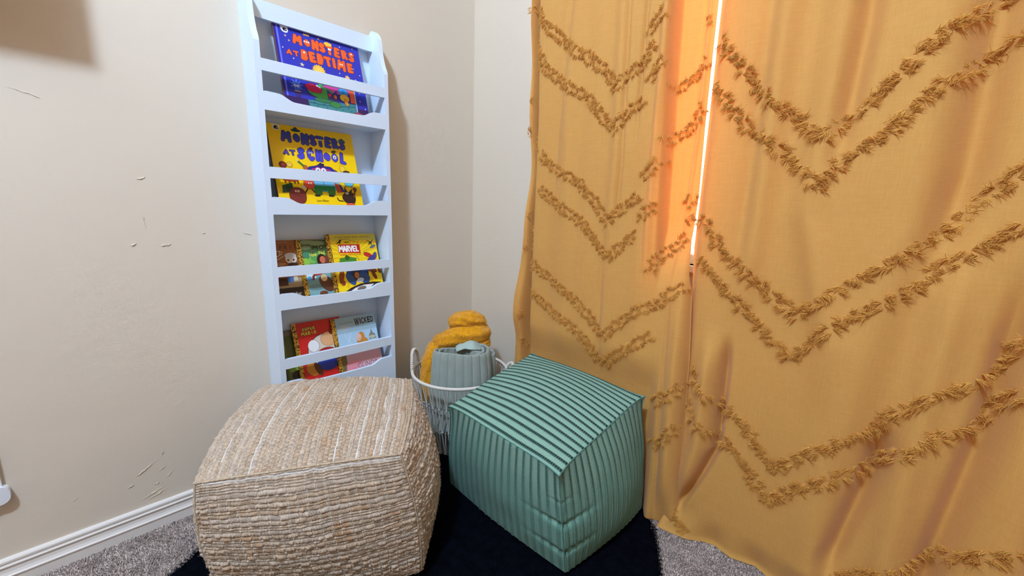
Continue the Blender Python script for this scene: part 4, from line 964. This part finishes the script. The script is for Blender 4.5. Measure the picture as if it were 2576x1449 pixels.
# ------------------------------------------------------------------ grey-teal quilt rolled in the basket
Rv = np.array([0.62, 0.78, 0]); Nv = np.array([0.78, -0.62, 0]); Zv = np.array([0, 0, 1.0])
m_quilt = mat('quilted_cloth', s2l((154, 162, 154)), 0.8, 0.2, bump=(700, 0.25, 0.0012), vary=(25, 0.06), sheen=0.2)
m_quilt2 = mat('quilted_cloth_pale', s2l((172, 190, 182)), 0.8, 0.2, bump=(700, 0.25, 0.0012), sheen=0.2)
ql = thing('quilt', 'grey teal quilt folded into a roll with stitched channels, inside the basket', 'quilt', (0.30, -0.31, 0.02))
def quilt_sheet(name, a, b, cx, turns, zt, zb, shrink, lower, m, start, tilt=0.0, thick=0.008, drop=0.012, pinch=2.6):
    ns = int(230 * turns); nz = 70
    th = start + np.linspace(0, 2 * PI * turns, ns); q = 1 - shrink * (th - start) / (2 * PI)
    ex = 2 / pinch
    px = a * q * np.sign(np.cos(th)) * np.abs(np.cos(th)) ** ex; pn = b * q * np.sign(np.sin(th)) * np.abs(np.sin(th)) ** ex
    arc = np.concatenate([[0], np.cumsum(np.hypot(np.diff(px), np.diff(pn)))])
    zt_ = zt - drop * (th - start) / (2 * PI) + 0.006 * np.sin(arc * 22) + tilt * px
    u = np.linspace(0, 1, nz)
    z = zb + (zt_[:, None] - zb) * u[None]
    sc = 1 + lower * (1 - u[None]) ** 1.1
    # rounded top hem
    tp = np.clip((u[None] - 0.93) / 0.07, 0, 1); inn = 1 - 0.05 * tp ** 2
    ch = np.abs(np.sin(PI * arc / 0.030))[:, None] ** 0.5
    nx = np.gradient(pn); nn = -np.gradient(px); L = np.hypot(nx, nn) + 1e-9; nx /= L; nn /= L
    off = 0.0050 * (ch - 0.5) + 0.003 * (vnoise(arc[:, None] * 18 + 0 * z, z * 22, 51) - 0.5)
    X = px[:, None] * sc * inn + nx[:, None] * off; Nn = pn[:, None] * sc * inn + nn[:, None] * off
    P = np.array([cx[0], cx[1], 0]) + X[..., None] * Rv + Nn[..., None] * Nv + z[..., None] * Zv
    me = np_mesh(name, P.reshape(-1, 3), grid_faces(ns, nz)); o = link(name, me, m, ql)
    md = o.modifiers.new('thickness', 'SOLIDIFY'); md.thickness = thick; md.offset = 0
    return o
quilt_sheet('outer_roll', 0.117, 0.060, (0.322, -0.326), 2.5, 0.446, 0.12, 0.17, 0.24, m_quilt, PI * 1.5, thick=0.009, drop=0.006)
quilt_sheet('back_fold', 0.052, 0.028, (0.352, -0.232), 1.0, 0.432, 0.12, 0.2, 0.10, m_quilt, PI * 0.5, pinch=3.0)
# pale corner turned over at the top
nu_, nv_ = 40, 30
U, Vv = np.meshgrid(np.linspace(-1, 1, nu_), np.linspace(0, 1, nv_), indexing='ij')
P = np.array([0.290, -0.285, 0]) + (0.045 * U + 0.020)[..., None] * Rv + (-0.020 + 0.055 * Vv + 0.006 * np.sin(U * 5))[..., None] * Nv + (0.448 + 0.022 * (1 - U ** 2) * (1 - (2 * Vv - 1) ** 2 * 0.6) - 0.02 * Vv)[..., None] * Zv
o = link('turned_corner', np_mesh('turned_corner', P.reshape(-1, 3), grid_faces(nu_, nv_)), m_quilt2, ql); md = o.modifiers.new('thickness', 'SOLIDIFY'); md.thickness = 0.009
tag(o, 'paler turned-over corner of the quilt')
adopt(ql)

# ------------------------------------------------------------------ mustard fleece throw
m_fleece = mat('mustard_fleece', s2l((255, 172, 4)), 0.9, 0.1, bump=(420, 0.9, 0.004), vary=(60, 0.12), sheen=0.4)
m_fur = mat('mustard_fur', s2l((255, 182, 10)), 0.9, 0.1, vary=(90, 0.10), sheen=0.3)
th_ = thing('throw_blanket', 'fluffy mustard yellow throw bunched at the back of the basket', 'blanket', (0.24, -0.27, 0.02))
def roll_arrays(ctrl, rads, seg=48, n=90, ribs=0.0028, squash=0.8, seed=0):
    ctrl = np.array(ctrl, float); k = len(ctrl); t = np.linspace(0, k - 1, n)
    def interp(A_):
        A_ = np.asarray(A_, float); i = np.clip(t.astype(int), 0, k - 2); f_ = t - i; f_ = f_
        p0 = A_[np.clip(i - 1, 0, k - 1)]; p1 = A_[i]; p2 = A_[i + 1]; p3 = A_[np.clip(i + 2, 0, k - 1)]
        if A_.ndim > 1: f_ = f_[:, None]
        return 0.5 * ((2 * p1) + (-p0 + p2) * f_ + (2 * p0 - 5 * p1 + 4 * p2 - p3) * f_ ** 2 + (-p0 + 3 * p1 - 3 * p2 + p3) * f_ ** 3)
    C0 = interp(ctrl); r = interp(rads)
    endf = np.sqrt(np.clip(1 - (np.abs(np.linspace(-1, 1, n))) ** 14, 0.0, 1)); r = r * np.maximum(endf, 0.02)
    T = np.gradient(C0, axis=0); T /= np.linalg.norm(T, axis=1)[:, None]
    up = Zv - T * (T @ Zv)[:, None]; bad = np.linalg.norm(up, axis=1) < 0.35; up[bad] = (Nv - T * (T @ Nv)[:, None])[bad]
    up /= np.linalg.norm(up, axis=1)[:, None]; B = np.cross(T, up)
    a = np.linspace(0, 2 * PI, seg, endpoint=False)
    s_ = np.linspace(0, 1, n)[:, None]
    wob = 1 + 0.10 * (vnoise(s_ * 9 + a * 0, np.cos(a)[None] * 2 + np.sin(a)[None] * 3 + 5 + 0 * s_, seed) - 0.5)
    rr = r[:, None] * wob + ribs * np.sin(a[None] * 7 + 2.5 * np.sin(s_ * 7)) * (r[:, None] / (r.max()))
    P = C0[:, None] + (np.cos(a)[None] * rr * squash)[..., None] * up[:, None] + (np.sin(a)[None] * rr)[..., None] * B[:, None]
    return P
A = Acc(); ptsN = []
def addroll(ctrl, rads, **kw):
    P = roll_arrays(ctrl, rads, **kw); n, sg = P.shape[:2]
    P2 = np.concatenate([P, P[:, :1]], 1)
    A.add(P2.reshape(-1, 3), grid_faces(n, sg + 1))
    cen = P.mean(1, keepdims=True); N = P - cen; N /= np.linalg.norm(N, axis=2)[..., None] + 1e-9
    ptsN.append((P.reshape(-1, 3), N.reshape(-1, 3)))
B0 = np.array([0.262, -0.248, 0.0]) - 0.055 * Nv * 0
def W(r, n_, z): return B0 + Rv * r + Nv * n_ + Zv * z
addroll([W(-.055, -.02, .520), W(-.02, .0, .538), W(.03, .0, .540), W(.062, -.02, .518)], [.036, .042, .042, .034], seed=61, squash=.75)
addroll([W(-.130, .02, .452), W(-.09, .03, .460), W(-.03, .02, .480), W(.04, .01, .487), W(.085, -.02, .480)], [.026, .036, .046, .046, .036], seed=62, squash=.85)
addroll([W(-.115, .015, .425), W(-.05, .02, .430), W(.03, .015, .436), W(.088, -.02, .445)], [.030, .036, .036, .034], seed=63, squash=.8)
addroll([W(-.118, .03, .450), W(-.140, .055, .40), W(-.150, .062, .34), W(-.150, .055, .25), W(-.12, .03, .15)], [.030, .030, .030, .034, .03], seed=64, squash=.8)
addroll([W(.0, -.02, .40), W(.0, -.02, .28), W(.0, -.01, .12)], [.085, .09, .08], seed=65, squash=.7)
body = A.obj('folds', m_fleece, th_)
A = Acc()
for (P, N), cnt in zip(ptsN, (7000, 9000, 5000, 6500, 400)):
    i = rng.integers(0, len(P), cnt); n = cnt
    D0 = N[i] + rng.normal(0, 0.5, (n, 3)); D1 = N[i] * 0.2 + rng.normal(0, 0.7, (n, 3)) + np.array([0, 0, -0.3])
    v, fc = strands(P[i] + N[i] * -0.001 + rng.normal(0, 0.0012, (n, 3)), D0, D1, rng.uniform(0.004, 0.009, n), 0.0011, 2); A.add(v, fc)
o = A.obj('fluff', m_fur, th_); o['kind'] = 'stuff'
adopt(th_)

# ------------------------------------------------------------------ curtains
def curtain_material():
    m = bpy.data.materials.new('ochre_voile'); m.use_nodes = True
    nt = m.node_tree; b = nt.nodes['Principled BSDF']; out = nt.nodes['Material Output']
    b.inputs['Roughness'].default_value = 0.75; b.inputs['Specular IOR Level'].default_value = 0.2; b.inputs['Sheen Weight'].default_value = 0.2
    tc = nt.nodes.new('ShaderNodeTexCoord')
    mp = nt.nodes.new('ShaderNodeMapping'); mp.inputs['Scale'].default_value = (420, 420, 30); nt.links.new(tc.outputs['Object'], mp.inputs['Vector'])
    n1 = nt.nodes.new('ShaderNodeTexNoise'); n1.inputs['Scale'].default_value = 1.0; n1.inputs['Detail'].default_value = 2; nt.links.new(mp.outputs['Vector'], n1.inputs['Vector'])
    mp2 = nt.nodes.new('ShaderNodeMapping'); mp2.inputs['Scale'].default_value = (30, 30, 420); nt.links.new(tc.outputs['Object'], mp2.inputs['Vector'])
    n2 = nt.nodes.new('ShaderNodeTexNoise'); n2.inputs['Scale'].default_value = 1.0; n2.inputs['Detail'].default_value = 2; nt.links.new(mp2.outputs['Vector'], n2.inputs['Vector'])
    ad = nt.nodes.new('ShaderNodeMath'); ad.operation = 'ADD'; nt.links.new(n1.outputs['Fac'], ad.inputs[0]); nt.links.new(n2.outputs['Fac'], ad.inputs[1])
    r = nt.nodes.new('ShaderNodeValToRGB'); r.color_ramp.elements[0].position = 0.30; r.color_ramp.elements[1].position = 0.75
    r.color_ramp.elements[0].color = (0.69, 0.365, 0.088, 1); r.color_ramp.elements[1].color = (0.78, 0.435, 0.120, 1)
    md = nt.nodes.new('ShaderNodeMath'); md.operation = 'MULTIPLY'; md.inputs[1].default_value = 0.5; nt.links.new(ad.outputs[0], md.inputs[0])
    nt.links.new(md.outputs[0], r.inputs['Fac']); nt.links.new(r.outputs['Color'], b.inputs['Base Color'])
    bp = nt.nodes.new('ShaderNodeBump'); bp.inputs['Strength'].default_value = 0.10; bp.inputs['Distance'].default_value = 0.0015
    nt.links.new(md.outputs[0], bp.inputs['Height']); nt.links.new(bp.outputs['Normal'], b.inputs['Normal'])
    tr = nt.nodes.new('ShaderNodeBsdfTranslucent'); tr.inputs['Color'].default_value = (1.0, 0.17, 0.015, 1)
    mx = nt.nodes.new('ShaderNodeMixShader'); mx.inputs[0].default_value = 0.24
    nt.links.new(b.outputs[0], mx.inputs[1]); nt.links.new(tr.outputs[0], mx.inputs[2]); nt.links.new(mx.outputs[0], out.inputs['Surface'])
    return m
m_cur = curtain_material()
m_tuft = mat('tuft_yarn', s2l((255, 196, 100)), 0.7, 0.2, vary=(35, 0.12))
ntf = m_tuft.node_tree; trn = ntf.nodes.new('ShaderNodeBsdfTranslucent'); trn.inputs['Color'].default_value = (1.0, 0.50, 0.16, 1)
mxs = ntf.nodes.new('ShaderNodeMixShader'); mxs.inputs[0].default_value = 0.35
ntf.links.new(ntf.nodes['Principled BSDF'].outputs[0], mxs.inputs[1]); ntf.links.new(trn.outputs[0], mxs.inputs[2]); ntf.links.new(mxs.outputs[0], ntf.nodes['Material Output'].inputs['Surface'])
m_lining = mat('white_lining', (0.80, 0.80, 0.80), 0.8, 0.1)
CZT = 2.50

def pl(z, pts):
    """x of a fold line at height z; pts [(x,z)...] with z descending"""
    p = sorted(pts, key=lambda q: q[1]); return np.interp(z, [q[1] for q in p], [q[0] for q in p])
def gz(z, z0, z1, s=0.12): return sstep(z, z0 - s, z0 + s) * (1 - sstep(z, z1 - s, z1 + s))
def softstep(x, x0, w_): return 1 / (1 + np.exp(-(x - x0) / w_))

def yR(x, z):
    y = -0.082 + 0 * x
    y = y - 0.009 * np.sin(2 * PI * (x - 1.1) / 0.27 + 0.5 * np.sin(z * 2.1)) * (0.6 + 0.4 * sstep(z, 0.3, 1.4))
    def ridge(pts, amp, wd, z0=-1, z1=9, s=0.12): return -2.0 * amp * np.exp(-((x - pl(z, pts)) / wd) ** 2) * gz(z, z0, z1, s)
    y = y + ridge([(1.205, 1.6), (1.205, 1.0)], -0.007, 0.022, 0.9, 3)
    y = y + ridge([(1.245, 2.5), (1.235, 0.9)], 0.010, 0.030, 0.8, 3)
    y = y + ridge([(1.400, 2.4), (1.392, 1.40), (1.38, 1.1)], -0.016, 0.022, 1.15, 3)
    y = y + ridge([(1.345, 2.4), (1.345, 1.0), (1.43, 0.70)], 0.010, 0.035, 0.6, 3)
    y = y + ridge([(1.578, 2.4), (1.590, 1.1), (1.575, 0.9)], -0.020, 0.030, 0.95, 3)
    y = y + ridge([(1.50, 2.4), (1.52, 1.0), (1.47, 0.4)], 0.012, 0.045)
    y = y + ridge([(1.560, 0.60), (1.549, 0.42), (1.505, 0.15)], -0.020, 0.020, 0.12, 0.50, 0.06)
    y = y + ridge([(1.62, 1.2), (1.60, 0.4)], 0.012, 0.03, 0.1, 0.9)
    y = y + ridge([(1.700, 0.95), (1.697, 0.58), (1.670, 0.25)], -0.022, 0.022, 0.05, 0.85)
    y = y + ridge([(1.78, 2.5), (1.76, 0.0)], 0.020, 0.05)
    y = y + ridge([(1.90, 2.5), (1.88, 0.0)], -0.02, 0.04); y = y + ridge([(2.05, 2.5), (2.03, 0.0)], 0.02, 0.05)
    # pleat at the foot of the leading edge
    y = y + ridge([(1.165, 0.8), (1.168, 0.32), (1.150, 0.22), (1.13, 0.1)], 0.016, 0.026, 0.16, 0.62, 0.08)
    y = y + ridge([(1.205, 0.7), (1.212, 0.32), (1.175, 0.20), (1.135, 0.10)], -0.018, 0.011, 0.10, 0.62, 0.06)
    # leading edge curls back
    y = y + 0.022 * np.exp(-np.maximum(x - pl(z, [(1.082, 1.6), (1.086, 0.9), (1.10, 0.6), (1.10, 0.0)]), 0) / 0.010)
    y = y + 0.0025 * (vnoise(x * 14, z * 4, 71) - 0.5)
    # hem rests on the carpet
    f_ = 1 - sstep(z, 0.0, 0.10)
    hem = pl(x * 1.0, [(0, 0), (1, 1)])
    hy = np.interp(x, [1.05, 1.09, 1.13, 1.173, 1.21, 1.241, 1.29, 1.35, 1.40, 1.55, 1.8], [-0.085, -0.114, -0.108, -0.097, -0.070, -0.058, -0.072, -0.052, -0.070, -0.08, -0.08])
    y = y * (1 - f_) + (hy - 0.004) * f_
    y = y - 0.010 * np.clip(1 - z / 0.016, 0, 1) ** 1.5
    return np.minimum(y, -0.034)

def Dx(z): return pl(z, [(0.960, 2.5), (0.963, 1.565), (0.966, 1.45), (0.975, 1.23), (0.979, 1.09), (0.986, 0.9), (0.995, 0.75), (1.0, 0.0)])
def yL(x, z):
    A_ = sstep(z, 0.74, 0.98)                                 # depth of the fold fades out below the sill
    y = -0.115 + 0 * x
    y = y - 0.003 * np.sin(2 * PI * (x - 0.5) / 0.11 + np.sin(z * 1.7))
    def ridge(pts, amp, wd, z0=-1, z1=9, s=0.12): return -1.4 * amp * np.exp(-((x - pl(z, pts)) / wd) ** 2) * gz(z, z0, z1, s)
    def crease(pts, amp, wd, z0=-1, z1=9, s=0.12): return -amp * (softstep(x, pl(z, pts), wd) - 0.5) * gz(z, z0, z1, s)
    y = y + ridge([(0.835, 1.6), (0.848, 1.15), (0.845, 1.0)], -0.006, 0.008, 0.95, 3)
    y = y + ridge([(0.812, 1.6), (0.826, 1.15), (0.82, 1.0)], 0.006, 0.018, 0.95, 3)
    y = y + ridge([(0.803, 0.9), (0.800, 0.77), (0.817, 0.30)], -0.006, 0.010, -1, 0.85)
    y = y + ridge([(0.72, 2.5), (0.64, 1.3), (0.66, 0.9)], 0.006, 0.03); y = y + ridge([(0.69, 2.5), (0.59, 1.25)], -0.005, 0.012, 1.15, 3)
    y = y + ridge([(0.895, 2.5), (0.888, 1.3)], -0.007, 0.007, 1.25, 3)
    y = y - 0.007 * softstep(x, pl(z, [(0.925, 2.5), (0.930, 0.9), (0.955, 0.6)]), 0.003) * -gz(z, 0.62, 3)
    y = y + ridge([(0.942, 2.5), (0.955, 0.9)], 0.008, 0.012, 0.85, 3)
    y = y + ridge([(1.035, 0.8), (1.06, 0.2)], -0.006, 0.008, -1, 0.7); y = y + ridge([(1.08, 0.7), (1.09, 0.2)], 0.012, 0.02, 0.1, 0.7)
    # left return: strip, deep groove, then the front
    gl = pl(z, [(0.447, 2.5), (0.445, 1.70), (0.460, 1.3), (0.452, 0.88), (0.430, 0.38), (0.43, 0)]); gr = pl(z, [(0.475, 2.5), (0.475, 1.7), (0.492, 1.3), (0.490, 0.88), (0.488, 0.4), (0.488, 0)])
    groove = (1 - softstep(x, gr, 0.0022))
    y = y + 0.080 * groove * softstep(x, gl, 0.003) + groove * (1 - softstep(x, gl, 0.003)) * (0.018 + 0.01 * np.sin(z * 7) + 0.008 * np.sin(z * 17 + 1))
    # right-hand recess where the cloth lies back against the window
    st = softstep(x, Dx(z), 0.0022)
    y = y + A_ * st * (0.058 + 0.004 * np.sin(2 * PI * (x - 0.97) / 0.060 + z * 1.2) - 0.010 * np.exp(-((x - 1.046 - 0.006 * np.sin(z * 6)) / 0.006) ** 2))
    # right edge rounds back over the closed part
    er = pl(z, [(1.067, 2.5), (1.066, 0.95), (1.090, 0.78), (1.106, 0.60), (1.116, 0.40), (1.122, 0.20), (1.128, 0.05), (1.13, 0)])
    y = y + (1 - A_) * 0.030 * np.exp(-np.maximum(er - x, 0) / 0.007)
    y = y + 0.002 * (vnoise(x * 22, z * 5, 72) - 0.5)
    pf = (1 - sstep(z, 0.42, 0.56)) * (1 - sstep(x, 1.0, 1.04)); y = y * (1 - pf) + np.maximum(y, -0.088) * pf
    # gathers where the cloth meets the carpet
    f_ = (1 - sstep(z, 0.0, 0.17)) * sstep(x, 0.98, 1.03)
    y = y - f_ * 0.014 * np.sin((x - 1.02) * 70) + f_ * 0.010
    return y
def xL1(z): return pl(z, [(1.067, 2.5), (1.066, 1.6), (1.068, 1.25), (1.072, 1.05), (1.068, 0.92), (1.080, 0.82), (1.094, 0.76), (1.110, 0.58), (1.118, 0.40), (1.122, 0.22), (1.128, 0.06), (1.110, 0.0)])
def xL0(z): return pl(z, [(0.437, 2.5), (0.437, 1.72), (0.444, 1.28), (0.432, 0.9), (0.404, 0.65), (0.392, 0.36), (0.39, 0.0)])
def xR0(z): return pl(z, [(1.074, 2.5), (1.074, 1.54), (1.076, 1.25), (1.0775, 1.04), (1.077, 0.90), (1.084, 0.80), (1.104, 0.58), (1.108, 0.32), (1.104, 0.07), (1.080, 0.0)])
def xR1(z): return 2.25 + 0 * z

def sheet(name, x0f, x1f, yf, nx, nz, zt, zb, m, root, dy=0.0, dense=None, solid=None):
    z = zb + (zt - zb) * np.linspace(0, 1, nz) ** 1.0
    t = np.linspace(0, 1, nx) if dense is None else dense
    X = x0f(z)[None] + (x1f(z) - x0f(z))[None] * t[:, None]; Z = np.broadcast_to(z[None], X.shape)
    Y = yf(X, Z) + dy
    me = np_mesh(name, np.stack([X, Y, Z], -1).reshape(-1, 3), grid_faces(nx, nz)); o = link(name, me, m, root)
    if solid: md = o.modifiers.new('thickness', 'SOLIDIFY'); md.thickness = solid; md.offset = 0
    return o

RR = [[(1.086, 1.449), (1.115, 1.41), (1.17, 1.348), (1.202, 1.305), (1.251, 1.257), (1.296, 1.224), (1.331, 1.194), (1.352, 1.175), (1.373, 1.207), (1.405, 1.228), (1.433, 1.256), (1.46, 1.286), (1.474, 1.31), (1.494, 1.327), (1.511, 1.355), (1.536, 1.367), (1.562, 1.39), (1.571, 1.397), (1.70, 1.50), (1.80, 1.60)],
 [(1.09, 1.338), (1.131, 1.283), (1.175, 1.229), (1.207, 1.197), (1.264, 1.159), (1.302, 1.125), (1.329, 1.096), (1.357, 1.064), (1.374, 1.103), (1.399, 1.128), (1.428, 1.16), (1.469, 1.188), (1.488, 1.221), (1.512, 1.247), (1.542, 1.268), (1.56, 1.285), (1.586, 1.307), (1.607, 1.322), (1.617, 1.33), (1.70, 1.39), (1.80, 1.48)],
 [(1.099, 0.99), (1.131, 0.943), (1.178, 0.892), (1.233, 0.845), (1.265, 0.818), (1.314, 0.784), (1.352, 0.756), (1.394, 0.799), (1.434, 0.839), (1.471, 0.877), (1.517, 0.917), (1.559, 0.955), (1.587, 0.988), (1.603, 1.02), (1.619, 1.05), (1.645, 1.072), (1.658, 1.093), (1.8, 1.17)],
 [(1.107, 0.874), (1.156, 0.823), (1.214, 0.766), (1.268, 0.722), (1.31, 0.678), (1.355, 0.642), (1.393, 0.699), (1.432, 0.748), (1.47, 0.785), (1.512, 0.821), (1.562, 0.864), (1.579, 0.9), (1.608, 0.927), (1.635, 0.953), (1.661, 0.978), (1.675, 0.993), (1.8, 1.08)],
 [(1.115, 0.553), (1.162, 0.493), (1.209, 0.461), (1.255, 0.436), (1.288, 0.414), (1.311, 0.383), (1.357, 0.327), (1.395, 0.376), (1.438, 0.43), (1.48, 0.471), (1.525, 0.511), (1.563, 0.576), (1.601, 0.619), (1.631, 0.652), (1.661, 0.671), (1.688, 0.697), (1.698, 0.729), (1.713, 0.773), (1.8, 0.83)],
 [(1.114, 0.451), (1.144, 0.398), (1.199, 0.369), (1.255, 0.344), (1.303, 0.293), (1.36, 0.232), (1.397, 0.295), (1.458, 0.351), (1.519, 0.406), (1.549, 0.447), (1.595, 0.498), (1.635, 0.55), (1.677, 0.577), (1.697, 0.612), (1.707, 0.65), (1.728, 0.686), (1.8, 0.74)],
 [(1.113, 0.075), (1.130, 0.052), (1.154, 0.034), (1.179, 0.024)],
 [(1.52, 0.10), (1.564, 0.154), (1.621, 0.203), (1.669, 0.264), (1.71, 0.308), (1.737, 0.342), (1.772, 0.384)],
 [(1.09, 1.86), (1.20, 1.72), (1.35, 1.59), (1.5, 1.74), (1.65, 1.86), (1.8, 2.0)], [(1.09, 1.76), (1.20, 1.62), (1.35, 1.48), (1.5, 1.63), (1.65, 1.75), (1.8, 1.88)]]
LL = [[(0.474, 1.680), (0.49, 1.653), (0.528, 1.606), (0.577, 1.567), (0.643, 1.514), (0.705, 1.474), (0.755, 1.439), (0.785, 1.4), (0.814, 1.367), (0.842, 1.393), (0.869, 1.409), (0.888, 1.419), (0.906, 1.444), (0.925, 1.47)], [(0.478, 1.545), (0.507, 1.511), (0.527, 1.475), (0.591, 1.431), (0.643, 1.395), (0.701, 1.364), (0.742, 1.324), (0.775, 1.282), (0.815, 1.248), (0.839, 1.274), (0.857, 1.291), (0.882, 1.308), (0.907, 1.327)],
 [(0.52, 1.19), (0.57, 1.151), (0.63, 1.12), (0.683, 1.096), (0.707, 1.08), (0.753, 1.036), (0.787, 0.99), (0.819, 0.966), (0.85, 0.996), (0.883, 1.03), (0.918, 1.042)], [(0.522, 1.073), (0.58, 1.027), (0.648, 0.996), (0.718, 0.958), (0.763, 0.916), (0.798, 0.866), (0.819, 0.846), (0.869, 0.889), (0.889, 0.916), (0.919, 0.93)],
 [(0.500, 0.800), (0.519, 0.779), (0.578, 0.747), (0.654, 0.714), (0.715, 0.681), (0.763, 0.643), (0.799, 0.603), (0.826, 0.577), (0.868, 0.623), (0.899, 0.653), (0.947, 0.697), (1.005, 0.725), (1.041, 0.764), (1.082, 0.794)], [(0.504, 0.679), (0.573, 0.639), (0.649, 0.608), (0.712, 0.583), (0.759, 0.546), (0.801, 0.499), (0.83, 0.478), (0.877, 0.525), (0.922, 0.564), (0.965, 0.598), (1.002, 0.628)],
 [(1.024, 0.408), (1.053, 0.435), (1.086, 0.457), (1.104, 0.505)], [(1.030, 0.267), (1.081, 0.315), (1.108, 0.37)], [(0.903, 1.502), (0.92, 1.518), (0.935, 1.539), (0.952, 1.548)], [(0.919, 1.373), (0.94, 1.406), (0.960, 1.426)], [(0.922, 1.103), (0.938, 1.116), (0.962, 1.136), (0.970, 1.157)], [(0.928, 0.974), (0.938, 1.003), (0.978, 1.016)],
 [(0.971, 1.351), (1.0, 1.357), (1.027, 1.38), (1.048, 1.396), (1.063, 1.403)], [(0.970, 1.206), (0.991, 1.215), (1.028, 1.237), (1.047, 1.268), (1.063, 1.292)], [(1.04, 1.512), (1.057, 1.515)], [(0.972, 0.821), (0.984, 0.858), (1.0, 0.879), (1.032, 0.905), (1.053, 0.935)],
 [(1.040, 1.02), (1.062, 1.05)], [(1.050, 0.99), (1.066, 0.96)]]
HANG = [(0.438, 1.704), (0.440, 1.690), (0.450, 1.404), (0.449, 1.390), (0.440, 1.296), (0.440, 1.280), (0.452, 0.99), (0.448, 0.975), (0.450, 0.883), (0.436, 0.85), (0.430, 0.573), (0.428, 0.585), (0.430, 0.455), (0.425, 0.47), (0.477, 1.62), (0.479, 1.60), (0.484, 1.49), (0.493, 1.25), (0.494, 1.22), (0.490, 0.93), (0.490, 0.90), (0.489, 0.86), (0.489, 0.78), (0.488, 0.68), (0.487, 0.50)]

def resample(poly, step):
    p = np.array(poly); d = np.concatenate([[0], np.cumsum(np.linalg.norm(np.diff(p, axis=0), axis=1))])
    s_ = np.arange(0, d[-1], step); return np.stack([np.interp(s_, d, p[:, 0]), np.interp(s_, d, p[:, 1])], 1), s_

def tufts(name, polys, yf, root, step=0.0085, spread=0.0075, n_s=17, mode='leaf', length=(0.012, 0.024), off=0.0):
    for poly in polys:
        c_, s_ = resample(poly, step)
        if len(c_) < 1: c_ = np.array([poly[0]])
        if len(c_) > 1: tn = np.gradient(c_, axis=0); tn /= np.linalg.norm(tn, axis=1)[:, None] + 1e-9
        else: tn = np.array([[0.5, -0.8]])
        k = len(c_); n = k * n_s
        side = np.repeat(np.where(np.arange(k) % 2 == 0, 1.0, -1.0) * rng.uniform(0.4, 1.0, k), n_s)
        nm = np.stack([-tn[:, 1], tn[:, 0]], 1)
        C2 = np.repeat(c_, n_s, axis=0) + np.repeat(nm, n_s, axis=0) * (side * spread * 0.5)[:, None] + rng.normal(0, 0.0018, (n, 2))
        if mode == 'leaf':
            base = np.where(rng.random(k) < 0.5, 0.0, PI) + rng.normal(0.0, 0.35, k) + 0.25
            dirn = np.repeat(base, n_s) + rng.normal(0, 0.34, n)
        else:
            base = rng.uniform(0, 2 * PI, k); dirn = np.repeat(base, n_s) + rng.normal(0, 0.75, n)
        ys_ = yf(C2[:, 0], C2[:, 1]) - 0.0012 + off
        P = np.stack([C2[:, 0], ys_, C2[:, 1]], 1)
        Dp = np.stack([np.cos(dirn), np.zeros(n), np.sin(dirn)], 1)
        D0 = Dp + np.array([0, -1.0, 0]) * rng.uniform(0.3, 1.0, n)[:, None]
        D1 = Dp * 0.6 + np.array([0, 0.10, -0.50]) + rng.normal(0, 0.60, (n, 3))
        v, fc = strands(P, D0, D1, rng.uniform(*length, n), rng.uniform(0.0011, 0.0017, n), 4)
        o = link(name, np_mesh(name, v, fc), m_tuft, root)

lc = thing('curtain', 'ochre curtain panel left of the bright gap, half drawn over the window', 'curtain', (0.76, -0.09, 0), 'ochre tufted curtain panels')
t_ = np.linspace(0, 1, 420)
sheet('cloth', xL0, xL1, yL, 420, 330, CZT, 0.004, m_cur, lc)
sheet('lining', lambda z: xL0(z) - 0.003, lambda z: 0.958 + 0 * z, lambda x, z: np.minimum(yL(x, z) + 0.006, -0.028) * 0 + np.clip(yL(x, z) + 0.008, -0.09, -0.024), 150, 60, CZT, 0.03, m_lining, lc)
tufts('tuft_row', LL, yL, lc, mode='fluff', spread=0.028, step=0.0050, n_s=22, length=(0.007, 0.016))
tufts('tuft_row', [[h, (h[0] + 0.002, h[1] - 0.018)] for h in HANG], yL, lc, mode='fluff', n_s=10, length=(0.008, 0.016), spread=0.010)
adopt(lc)
rc = thing('curtain', 'wide ochre curtain panel right of the bright gap, its hem lying on the carpet', 'curtain', (1.66, -0.08, 0), 'ochre tufted curtain panels')
sheet('cloth', xR0, xR1, yR, 460, 340, CZT, 0.004, m_cur, rc)
sheet('lining', lambda z: pl(z, [(1.100, 2.5), (1.100, 0.8), (1.16, 0.6), (1.24, 0.3), (1.24, 0)]), xR1, lambda x, z: -0.0215 - 0.003 * np.sin(x * 40), 150, 60, CZT, 0.09, m_lining, rc)
tufts('tuft_row', RR, yR, rc, mode='leaf', spread=0.019, step=0.0068, n_s=22, length=(0.012, 0.024))
adopt(rc)
cr = thing('curtain_rod', 'white curtain rod above the window, above the picture', 'curtain rod', (1.3, -0.09, 2.51))
v, fc = tube_arrays([(0.35, -0.085, 2.515), (2.35, -0.085, 2.515)], 0.010, 16); link('rod', np_mesh('rod', v, fc), m_white_trim, cr)
for x_ in (0.37, 2.33): box('bracket', (x_ - 0.01, -0.09, 2.505), (x_ + 0.01, 0.0, 2.525), m_white_trim, cr)
adopt(cr)
